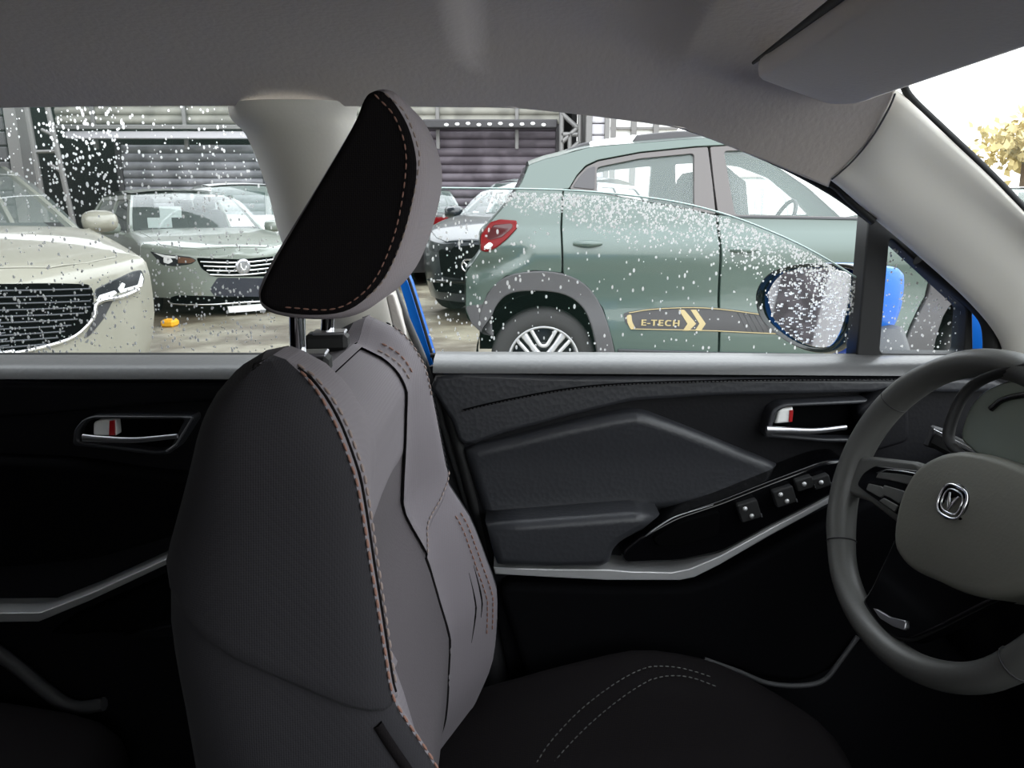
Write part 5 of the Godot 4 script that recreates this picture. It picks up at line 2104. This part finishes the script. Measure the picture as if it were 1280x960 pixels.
const G_REAR_GLASS := [746, 209, 800, 198, 868, 191.5, 868, 262, 810, 254, 746, 240]
const G_FRONT_GLASS := [905, 188.5, 960, 186.5, 1010, 193, 1060, 211, 1120, 253, 1142, 271, 1088, 271.5, 919, 268.5]

func green_car() -> void:
	var r := thing("parked_car", "sage green small car with grey wheel arch cladding parked side on beyond the driver's door", "car", Vector3.ZERO, 0.0, "cars parked in the yard")
	g_skin("rear_quarter", r, M.green, [588, 402, 582, 388, 582, 342, 590, 330, 601, 314, 600, 293, 612, 278, 640, 246, 652, 228, 661, 206, 680, 199, 700, 194, 737, 184, 793, 179, 870, 173, 930, 170.5, 1000, 172, 1060, 185, 1130, 226, 1160, 246, 1140, 246, 1060, 197, 1000, 183, 930, 180, 900, 181.5, 869, 183, 800, 190, 747, 200, 732, 207, 721, 219, 711, 236, 703, 236, 700.5, 285, 702, 341, 667, 338, 632, 345, 609, 367, 597, 403])
	g_skin("rear_door", r, M.green, [702.5, 287, 704.5, 239, 716, 237, 746, 241, 868, 264, 895, 269, 896, 470, 772, 470, 768, 436, 754, 386, 733, 357, 704.5, 343])
	g_skin("front_door", r, M.green, [898, 268.5, 918, 271.5, 1088, 274.5, 1196, 277, 1196, 318, 1164, 338, 1156, 371, 1137, 408, 1124, 440, 1122, 470, 898.5, 470])
	g_skin("front_wing", r, M.green, [1199, 277, 1290, 284, 1400, 300, 1424, 322, 1430, 400, 1370, 420, 1345, 370, 1300, 335, 1244, 322, 1199, 320])
	g_skin("rear_window_frame", r, M.band, [712, 236, 721, 221, 733, 208.5, 748, 201.5, 800, 191.5, 869, 184.5, 885, 183.5, 891, 230, 895, 268, 868, 263, 746, 240.5], [G_REAR_GLASS], -0.004, 0.002, 0.04)
	g_skin("front_window_frame", r, M.band, [888, 183.5, 930, 181, 1000, 184, 1060, 198, 1130, 241, 1190, 276, 1088, 274, 918, 271, 898, 267.5, 893, 230], [G_FRONT_GLASS], -0.004, 0.002, 0.04)
	g_skin("pillar_panel", r, M.clad, [716, 234, 724, 222, 735, 210, 744, 207.5, 743, 237], [], 0.002, 0.003, 0.006)
	g_skin("rear_side_window", r, M.car_glass_clear, G_REAR_GLASS, [], -0.02, 0.0, 0.0)
	g_skin("front_side_window", r, M.car_glass_clear, G_FRONT_GLASS, [], -0.02, 0.0, 0.0)
	g_skin("belt_moulding", r, M.clad_dark, [914, 269.5, 1088, 272.5, 1190, 275.5, 1190, 277.5, 1088, 275, 915, 272], [], 0.008, 0.002, 0.01, false, 0.0)
	g_skin("arch_cladding", r, M.clad, [614, 420, 598, 404, 609, 368, 632, 346, 667, 339, 703, 342, 732, 356, 753, 386, 767, 434, 771, 470, 750, 470, 746, 438, 738, 404, 727, 383, 707, 369, 679, 364, 646, 365, 628, 373, 616, 392, 615, 412, 617, 418], [], 0.010, 0.008, 0.05, false, 0.012)
	g_skin("arch_cladding", r, M.clad, [1126, 470, 1127, 440, 1140, 408, 1159, 371, 1167, 338, 1199, 318, 1244, 322, 1300, 336, 1346, 371, 1366, 420, 1330, 428, 1316, 392, 1284, 366, 1244, 358, 1204, 368, 1178, 396, 1166, 438, 1166, 470], [], 0.010, 0.008, 0.05, false, 0.012)
	g_skin("bumper_cladding", r, M.clad, [582, 384, 586, 382, 604, 380, 598, 404, 614, 420, 604, 418, 589, 404], [], 0.004, 0.004, 0.04)
	g_skin("sill_cladding", r, M.clad_dark, [772, 436, 900, 440, 1126, 444, 1126, 476, 900, 476, 772, 476], [], 0.012, 0.006, 0.04)
	# handles
	for h in [[717, 300, 752, 311], [912, 308.5, 946, 317]]:
		var a := sxy([h[0], h[1], h[2], h[3]], gz)
		var z := gz(a[0].x, a[0].y)
		var st := ST()
		var l := PackedVector3Array()
		var rr := []
		for k in 9:
			var u := k / 8.0
			l.append(Vector3(lerpf(a[0].x, a[1].x, u), lerpf(a[0].y, a[1].y, 0.45) + 0.002, z + 0.008 + 0.022 * sin(PI * u)))
			rr.append(0.010 + 0.008 * sin(PI * u))
		tube(st, l, rr, 8)
		obj("door_handle", st, M.green, r)
	# tail lamp
	var tl := g_skin("tail_lamp", r, M.tail, [600.5, 294, 612, 278, 625, 274, 646, 275.5, 646.5, 285, 635, 297.5, 621, 309.5, 608, 315.5, 600.5, 313], [], 0.012, 0.008, 0.03)
	g_skin("lamp_segment", tl, M.tail_dark, [607, 296, 617, 281, 640, 279, 641, 284, 628, 296, 612, 300], [], 0.016, 0.003, 0.008)
	g_skin("lamp_segment", tl, M.lens, [604, 309, 612, 302, 617, 306, 610, 312], [], 0.016, 0.003, 0.008)
	# door graphic
	var dg := g_skin("door_graphic", r, M.decal, [779, 392, 786, 389.5, 816, 385, 863, 383, 895, 384.5, 929, 388.5, 960, 393, 1010, 400, 1040, 408, 1050, 421, 959, 417.5, 880, 414, 790, 411.5, 782, 404], [], 0.0035, 0.0005, 0.002)
	for l in [[786, 391, 816, 386.5, 863, 384.5, 895, 386, 929, 390, 960, 394.5, 1010, 402], [788, 411, 880, 413, 959, 416.5, 1046, 420]]:
		var pts := PackedVector3Array()
		for q in smooth2(sxy(l, gz), false, 5):
			pts.append(Vector3(q.x, q.y, gz(q.x, q.y) + 0.005))
		var st := ST()
		tube(st, pts, 0.0042, 6, 0.6)
		obj("graphic_line", st, M.gold, dg)
	g_skin("graphic_mark", dg, M.gold, [783, 394, 789, 392.5, 790, 402, 795, 411.5, 788, 411.5, 784, 403], [], 0.0048, 0.0005, 0.002)
	for o in [0.0, 15.0]:
		g_skin("chevron", dg, M.gold, [848 + o, 387, 855 + o, 387, 870 + o - (3.0 if o > 0 else 0.0), 404.5, 861 + o, 413.5, 853 + o, 413.5, 859 + o, 404.5], [], 0.0048, 0.0005, 0.002, false, 0.0)
	for k in 12:
		var q := sxy([922 + k * 7.0, 391 + k * 0.9, 934 + k * 7.0, 415], gz)
		var st := ST()
		tube(st, PackedVector3Array([Vector3(q[0].x, q[0].y, gz(q[0].x, q[0].y) + 0.004), Vector3(q[1].x, q[1].y, gz(q[1].x, q[1].y) + 0.004)]), 0.0028, 5, 0.5)
		obj("graphic_line", st, M.clad_dark, dg)
	var tm := TextMesh.new()
	tm.text = "E-TECH"
	var fnt := SystemFont.new()
	fnt.font_names = PackedStringArray(["Droid Sans"])
	fnt.font_weight = 700
	tm.font = fnt
	tm.font_size = 40
	tm.pixel_size = 0.0011
	tm.depth = 0.004
	var to := MeshInstance3D.new()
	to.mesh = tm
	to.material_override = M.gold
	to.name = "lettering"
	var tp := PS(825, 403.5, gz)
	to.position = Vector3(tp.x, tp.y, gz(tp.x, tp.y) + 0.007)
	to.rotation.z = -0.02
	to.scale = Vector3(1.45, 1.0, 1.0)
	dg.add_child(to, true)
	# far side, with its own window openings
	g_skin("far_side", r, M.green, [588, 402, 582, 342, 612, 278, 652, 228, 661, 206, 700, 194, 793, 179, 930, 170.5, 1000, 172, 1060, 185, 1130, 226, 1199, 277, 1400, 300, 1424, 322, 1430, 400, 1366, 420, 1316, 380, 1244, 358, 1180, 396, 1166, 470, 771, 470, 746, 438, 727, 383, 679, 364, 628, 373, 615, 412], [G_REAR_GLASS, G_FRONT_GLASS], 0.0, 0.004, 0.04, true)
	g_skin("far_window", r, M.car_glass_clear, G_REAR_GLASS, [], -0.02, 0.0, 0.0, true)
	g_skin("far_window", r, M.car_glass_clear, G_FRONT_GLASS, [], -0.02, 0.0, 0.0, true)
	# cross-car skins: roof, tailgate, windscreen, bonnet, nose
	var across := func(called: String, m: Material, pts: Array, bulge: Vector3, inset := 0.0) -> MeshInstance3D:
		var rows := []
		for q in smooth2(sxy(pts, gz), false, 4):
			var z0 := gz(q.x, q.y) - inset
			var row := PackedVector3Array()
			for k in 15:
				var u := k / 14.0
				var e := 1.0 - pow(absf(u * 2.0 - 1.0), 2.5)
				row.append(Vector3(q.x, q.y, lerpf(z0, -9.58 - z0, u)) + bulge * e)
			rows.append(row)
		var st := ST()
		loft(st, rows, false)
		return obj(called, st, m, r)
	across.call("roof", M.green, [661, 206, 680, 199, 700, 194, 737, 184, 793, 179, 870, 173, 930, 170.5, 1000, 172, 1060, 185], Vector3(0, 0.045, 0))
	across.call("rear_window", M.car_glass, [661, 206, 652, 228, 640, 246], Vector3(-0.03, 0, 0), 0.03)
	across.call("tailgate", M.green, [640, 246, 612, 278, 600, 293, 601, 314], Vector3(-0.025, 0, 0))
	across.call("rear_bumper", M.green, [601, 314, 590, 330, 582, 342, 582, 388, 590, 404, 612, 420], Vector3(-0.02, 0, 0))
	across.call("windscreen", M.car_glass_clear, [1060, 186, 1130, 227, 1197, 275], Vector3(0.12, 0.03, 0), 0.03)
	across.call("bonnet", M.green, [1199, 277, 1290, 284, 1400, 300, 1424, 322], Vector3(0.10, 0.05, 0))
	across.call("front_bumper", M.green, [1424, 322, 1430, 400, 1420, 440], Vector3(0.14, 0, 0))
	var under := ST()
	abox(under, Vector3(-0.1, 0.2, -5.5), Vector3(3.3, 0.32, -4.1))
	abox(under, Vector3(0.75, 0.3, -5.5), Vector3(2.0, 0.5, -4.06))
	for wx in [0.171, 2.62]:
		abox(under, Vector3(wx - 0.36, 0.3, -5.2), Vector3(wx + 0.36, 0.78, -4.38))
		for k in 14:
			var a := PI * k / 13.0
			var b := PI * (k + 1) / 13.0
			quad(under, Vector3(wx + cos(a) * 0.37, 0.30 + sin(a) * 0.37, -4.02), Vector3(wx + cos(b) * 0.37, 0.30 + sin(b) * 0.37, -4.02), Vector3(wx + cos(b) * 0.37, 0.30 + sin(b) * 0.37, -4.4), Vector3(wx + cos(a) * 0.37, 0.30 + sin(a) * 0.37, -4.4))
	obj("wheel_housing", under, M.pit, r)
	for wx in [0.171, 2.62]:
		wheel(r, "wheel", Vector3(wx, 0.288, -4.14), 0.288, 1.0, 5, true)
		wheel(r, "wheel", Vector3(wx, 0.288, -5.44), 0.288, -1.0, 5)
	# roof rail with its pale end
	var rz := -4.30
	plate("roof_rail", r, M.clad, smooth2(xy([700, 194, 708, 187, 720, 182, 736, 177, 793, 169, 830, 165, 856, 163.5, 880, 166, 905, 172, 860, 176, 793, 182, 740, 188], rz), true, 3), rz, 0.008, 0.05)
	plate("rail_end", r, M.white, rounded(xy([736, 177, 792, 168.5, 796, 169, 788, 180.5, 742, 187, 738, 184], rz + 0.012), 0.02), rz + 0.012, 0.006, 0.05)
	# cabin
	var st := ST()
	for z in [-4.42, -5.15]:
		box(st, Transform3D(Basis(Vector3(0, 0, 1), 0.16), Vector3(1.22, 0.92, z)), Vector3(0.19, 0.74, 0.46), 0.06)
		box(st, Transform3D(Basis(Vector3(0, 0, 1), 0.12), Vector3(1.165, 1.22, z)), Vector3(0.12, 0.22, 0.27), 0.04)
	obj("front_seat", st, M.cabin, r)
	st = ST()
	box(st, Transform3D(Basis(Vector3(0, 0, 1), 0.2), Vector3(0.36, 0.92, -4.79)), Vector3(0.20, 0.62, 1.2), 0.06)
	for z in [-4.5, -5.1]:
		box(st, Transform3D(Basis(Vector3(0, 0, 1), 0.15), Vector3(0.36, 1.25, z)), Vector3(0.11, 0.16, 0.27), 0.04)
	obj("rear_seat", st, M.cabin, r)
	st = ST()
	box(st, Transform3D(Basis(), Vector3(2.05, 0.92, -4.79)), Vector3(0.42, 0.22, 1.3), 0.06)
	obj("dashboard", st, M.cabin, r)
	st = ST()
	var sw := PackedVector3Array()
	for k in 25:
		var a := TAU * k / 24.0
		sw.append(Vector3(1.78 + 0.07 * sin(a), 0.99 + 0.16 * sin(a), -5.15 + 0.17 * cos(a)))
	tube(st, sw, 0.014, 8)
	obj("steering_wheel", st, M.rubber, r)

# ================================================================ the shed and what stands beyond
func build_outside() -> void:
	var Z := -15.2
	# dark wall at the back of the shed
	var st := ST()
	var xr := P(722, 150, Z).x
	abox(st, Vector3(-34, 0, Z - 2.4), Vector3(xr, 5.2, Z - 2.0))
	abox(st, Vector3(-34, 5.0, Z - 2.4), Vector3(xr, 5.2, Z + 0.2))
	abox(st, Vector3(xr - 0.1, 0, Z - 2.4), Vector3(xr, 5.0, Z - 0.1))
	var wall := struct("wall_shed", st, M.hall_dark, "dark inside of the steel shed")
	# shutters of slats
	for s in [[528, 698, 153, M.shutter, "wide dark roller shutter of the shed behind the navy car"], [148, 330, 181, M.shutter_pale, "grey roller shutter of the shed above the silver saloon"]]:
		var root := thing("roller_shutter", s[4], "shutter")
		var a := P(s[0], s[2], Z)
		var b := P(s[1], s[2], Z)
		var n := int(a.y / 0.155)
		for k in n:
			st = ST()
			var y := a.y - 0.155 * k
			var rows := []
			for q in [[0.0, -0.01], [-0.006, 0.012], [-0.05, 0.03], [-0.10, 0.03], [-0.142, 0.012], [-0.155, -0.012]]:
				rows.append(PackedVector3Array([Vector3(a.x, y + q[0], Z + q[1]), Vector3(b.x, y + q[0], Z + q[1])]))
			loft(st, rows, false)
			obj("slat", st, s[3], root)
		st = ST()
		for x in [a.x, b.x]:
			st = ST()
			abox(st, Vector3(x - 0.05, 0, Z - 0.1), Vector3(x + 0.05, a.y + 0.05, Z + 0.08), 0.01)
			obj("guide_rail", st, M.steel_dark, root)
	# beam, gutter and upper cladding
	var bl := thing("steel_beam", "long pale steel beam above the grey shutter at left", "beam")
	st = ST()
	var a1 := P(70, 172, Z + 0.4)
	var a2 := P(330, 160, Z + 0.4)
	abox(st, Vector3(a1.x, a2.y - 0.03, Z + 0.25), Vector3(a2.x, a2.y + 0.05, Z + 0.5), 0.01)
	obj("top_flange", st, M.steel, bl)
	st = ST()
	abox(st, Vector3(a1.x + 0.2, a1.y - 0.02, Z + 0.3), Vector3(a2.x, a2.y - 0.06, Z + 0.45), 0.01)
	obj("web", st, M.siding_white, bl)
	var cl := struct_root("wall_cladding", "pale ribbed cladding above the shutters")
	var y0 := P(70, 160, Z).y
	var xa := P(74, 150, Z).x
	var xb := P(700, 150, Z).x
	var k := 0
	while k < 11:
		st = ST()
		var y := y0 + 0.06 + k * 0.16
		var rows := []
		for q in [[0.0, 0.0], [0.03, 0.03], [0.10, 0.03], [0.13, 0.0], [0.16, 0.0]]:
			rows.append(PackedVector3Array([Vector3(xa, y + q[0], Z + 0.1 + q[1]), Vector3(xb, y + q[0], Z + 0.1 + q[1])]))
		loft(st, rows, false)
		obj("cladding_rib", st, M.siding, cl)
		k += 1
	for px in [122, 235, 548, 646]:
		st = ST()
		var x := P(px, 150, Z).x
		abox(st, Vector3(x - 0.035, y0 - 0.4, Z + 0.12), Vector3(x + 0.035, y0 + 1.9, Z + 0.2), 0.008)
		obj("cladding_post", st, M.steel, cl)
	var gt := thing("shed_gutter", "dark gutter box over the wide shutter with a row of pale dots", "gutter")
	st = ST()
	var g1 := P(528, 160, Z + 0.5)
	var g2 := P(697, 149, Z + 0.5)
	abox(st, Vector3(g1.x, g1.y, Z + 0.23), Vector3(g2.x, g2.y, Z + 0.5), 0.02)
	obj("gutter_box", st, M.steel_dark, gt)
	for i in 10:
		st = ST()
		var p := P(558 + i * 13.5, 156 - (i % 3) * 0.8, Z + 0.5)
		ball(st, p, Vector3(0.045, 0.03, 0.02), 8)  # small white balls in a row along the gutter
		obj("gutter_dot", st, M.white, gt)
	# column and side cladding at the far left
	st = ST()
	var c1 := P(10, 140, -13.4)
	abox(st, Vector3(P(18, 180, -13.4).x, 0, -13.6), Vector3(P(33, 180, -13.4).x, 4.5, -13.2), 0.02)
	tag(obj("shed_column", st, M.steel), "flat grey steel column at the far left of the shed", "column")
	var sd := struct_root("wall_left", "grey green ribbed siding at the far left")
	for i in 18:
		st = ST()
		var y := 0.2 + i * 0.24
		abox(st, Vector3(-14.5, y, -13.3), Vector3(P(16, 180, -13.4).x, y + 0.225, -13.22), 0.02)
		obj("siding_board", st, M.clad, sd)
	# raking poles
	for q in [[34, 138, 52, 240, "thin raking steel pole left of the thicker pole by the shed column"], [60, 136, 88, 262, "pale steel pole of the truss in front of the dark shed opening"]]:
		st = ST()
		var hi := P(q[0], q[1], -13.0)
		var lo := P(q[2], q[3], -13.0)
		var d := (lo - hi) / (lo.y - hi.y)
		tube(st, PackedVector3Array([hi - d * -0.6, hi, lo, lo - d * lo.y]), 0.045, 8)
		tag(obj("steel_pole", st, M.steel), q[4], "pole", "raking steel poles")
	st = ST()
	tube(st, PackedVector3Array([P(52, 162, -13.0), P(68, 170, -13.0)]), 0.03, 6)
	tube(st, PackedVector3Array([P(62, 205, -13.0), P(76, 214, -13.0)]), 0.03, 6)
	tube(st, PackedVector3Array([P(42, 190, -13.0), P(70, 189, -13.0)]), 0.03, 6)
	tag(obj("pole_brace", st, M.steel), "short braces between the two raking poles at left", "brace")
	# truss tower beside the right shutter
	var tw := thing("steel_truss", "lattice steel truss at the right end of the wide shutter", "truss")
	for l in [[701, 138, 702, 260], [724, 138, 724, 260], [702, 142, 722, 160], [702, 178, 722, 160], [702, 196, 724, 178], [702, 168, 722, 168], [712, 168, 712, 196]]:
		st = ST()
		var hi := P(l[0], l[1], -14.6)
		var lo := P(l[2], l[3], -14.6)
		if l[3] == 260:
			lo.y = 0.0
			hi.y = 4.6
		tube(st, PackedVector3Array([hi, lo]), 0.045, 6)
		obj("truss_bar", st, M.steel, tw)
	# white siding hut and bright yard buildings farther right
	var hut := thing("site_cabin", "white ribbed cabin right of the steel truss above the green car's roof", "cabin")
	var h1 := P(736, 150, -14.4)
	var h2 := P(757, 150, -14.4)
	for i in 19:
		st = ST()
		abox(st, Vector3(h1.x, i * 0.2, -15.4), Vector3(h2.x, i * 0.2 + 0.185, -14.4), 0.02)
		obj("board", st, M.siding_white, hut)
	st = ST()
	abox(st, Vector3(h1.x - 0.05, 0, -15.5), Vector3(h1.x + 0.06, 3.9, -14.34), 0.01)
	abox(st, Vector3(h2.x - 0.02, 0, -15.5), Vector3(h2.x + 0.07, 3.9, -14.34), 0.01)
	obj("corner_post", st, M.steel, hut)
	var fb := thing("pale_building", "bright building with a grid of window bars beyond the green car's roof", "building")
	st = ST()
	abox(st, Vector3(P(764, 150, -24).x, 0, -26), Vector3(P(850, 150, -24).x, 5.2, -24.3))
	obj("wall", st, M.white, fb)
	for i in 6:
		st = ST()
		var y := 2.6 + i * 0.42
		abox(st, Vector3(P(764, 150, -24).x, y, -24.3), Vector3(P(850, 150, -24).x, y + 0.07, -24.2))
		obj("window_bar", st, M.steel, fb)
	for px in [768, 794, 822]:
		st = ST()
		var x := P(px, 150, -24).x
		abox(st, Vector3(x - 0.08, 0, -24.3), Vector3(x + 0.08, 5.0, -24.15))
		obj("window_post", st, M.steel, fb)
	st = ST()
	var po := P(950, 235, -12.6)
	abox(st, Vector3(po.x - 0.06, 0, -12.66), Vector3(po.x + 0.06, 2.6, -12.54), 0.01)
	tag(obj("yard_post", st, M.steel), "post seen through the green car's front side window", "post")
	# unseen canopy, added to keep sky light off the cars at left
	var cp := struct_root("added_canopy", "unseen sheet roof added to shade the cars at left")
	for i in 12:
		st = ST()
		abox(st, Vector3(-17.0 + i * 1.3, 3.7, -10.0), Vector3(-17.0 + i * 1.3 + 1.26, 3.75, -2.3), 0.01)
		obj("shade_sheet", st, M.siding_white, cp)
	for x in [-16.5, -9.3, -1.6]:
		st = ST()
		abox(st, Vector3(x - 0.06, 3.52, -10.0), Vector3(x + 0.06, 3.7, -2.3), 0.01)
		obj("shade_beam", st, M.steel, cp)
	# a pale hall behind, which the door mirror reflects
	var rh := thing("rear_hall", "pale hall behind the car, seen in the door mirror", "building")
	st = ST()
	abox(st, Vector3(-22, 0, -9), Vector3(-19, 6.5, 8), 0.02)
	obj("wall", st, M.siding_white, rh)
	for i in 5:
		st = ST()
		abox(st, Vector3(-19.02, 0, -8.0 + i * 3.2), Vector3(-18.9, 3.6, -8.0 + i * 3.2 + 1.1), 0.02)
		obj("gate", st, M.shutter, rh)
	build_cars()
	# tree and shelter seen through the windscreen
	var tr := thing("yard_tree", "pale tree seen through the windscreen at the right edge", "tree")
	var base := P(1276, 230, -20.0)
	st = ST()
	tube(st, PackedVector3Array([Vector3(base.x, 0, -20), Vector3(base.x + 0.1, 1.6, -20), Vector3(base.x, 3.0, -20)]), [0.16, 0.12, 0.07], 8)
	obj("trunk", st, M.bark, tr)
	var mm := MultiMesh.new()
	mm.transform_format = MultiMesh.TRANSFORM_3D
	st = ST()
	tri(st, Vector3(-0.5, 0, 0), Vector3(0.5, 0, 0.1), Vector3(0, 1, 0), Vector3.BACK, Vector3.BACK, Vector3.BACK)
	tri(st, Vector3(-0.5, 0, 0), Vector3(0.5, 0, 0.1), Vector3(0, -0.6, 0.1), Vector3.BACK, Vector3.BACK, Vector3.BACK)
	mm.mesh = st.commit()
	mm.instance_count = 900
	var rng := RandomNumberGenerator.new()
	rng.seed = 3
	for i in 900:
		var d := Vector3(rng.randfn(), rng.randfn() * 0.6, rng.randfn()) * 0.55
		mm.set_instance_transform(i, Transform3D(Basis(Vector3(rng.randfn(), rng.randfn(), rng.randfn()).normalized(), rng.randf() * TAU).scaled(Vector3.ONE * 0.16), Vector3(base.x + 0.2, 2.7, -20) + d))
	var lv := MultiMeshInstance3D.new()
	lv.multimesh = mm
	lv.material_override = M.straw
	lv.name = "foliage"
	stuff(lv)
	tr.add_child(lv, true)
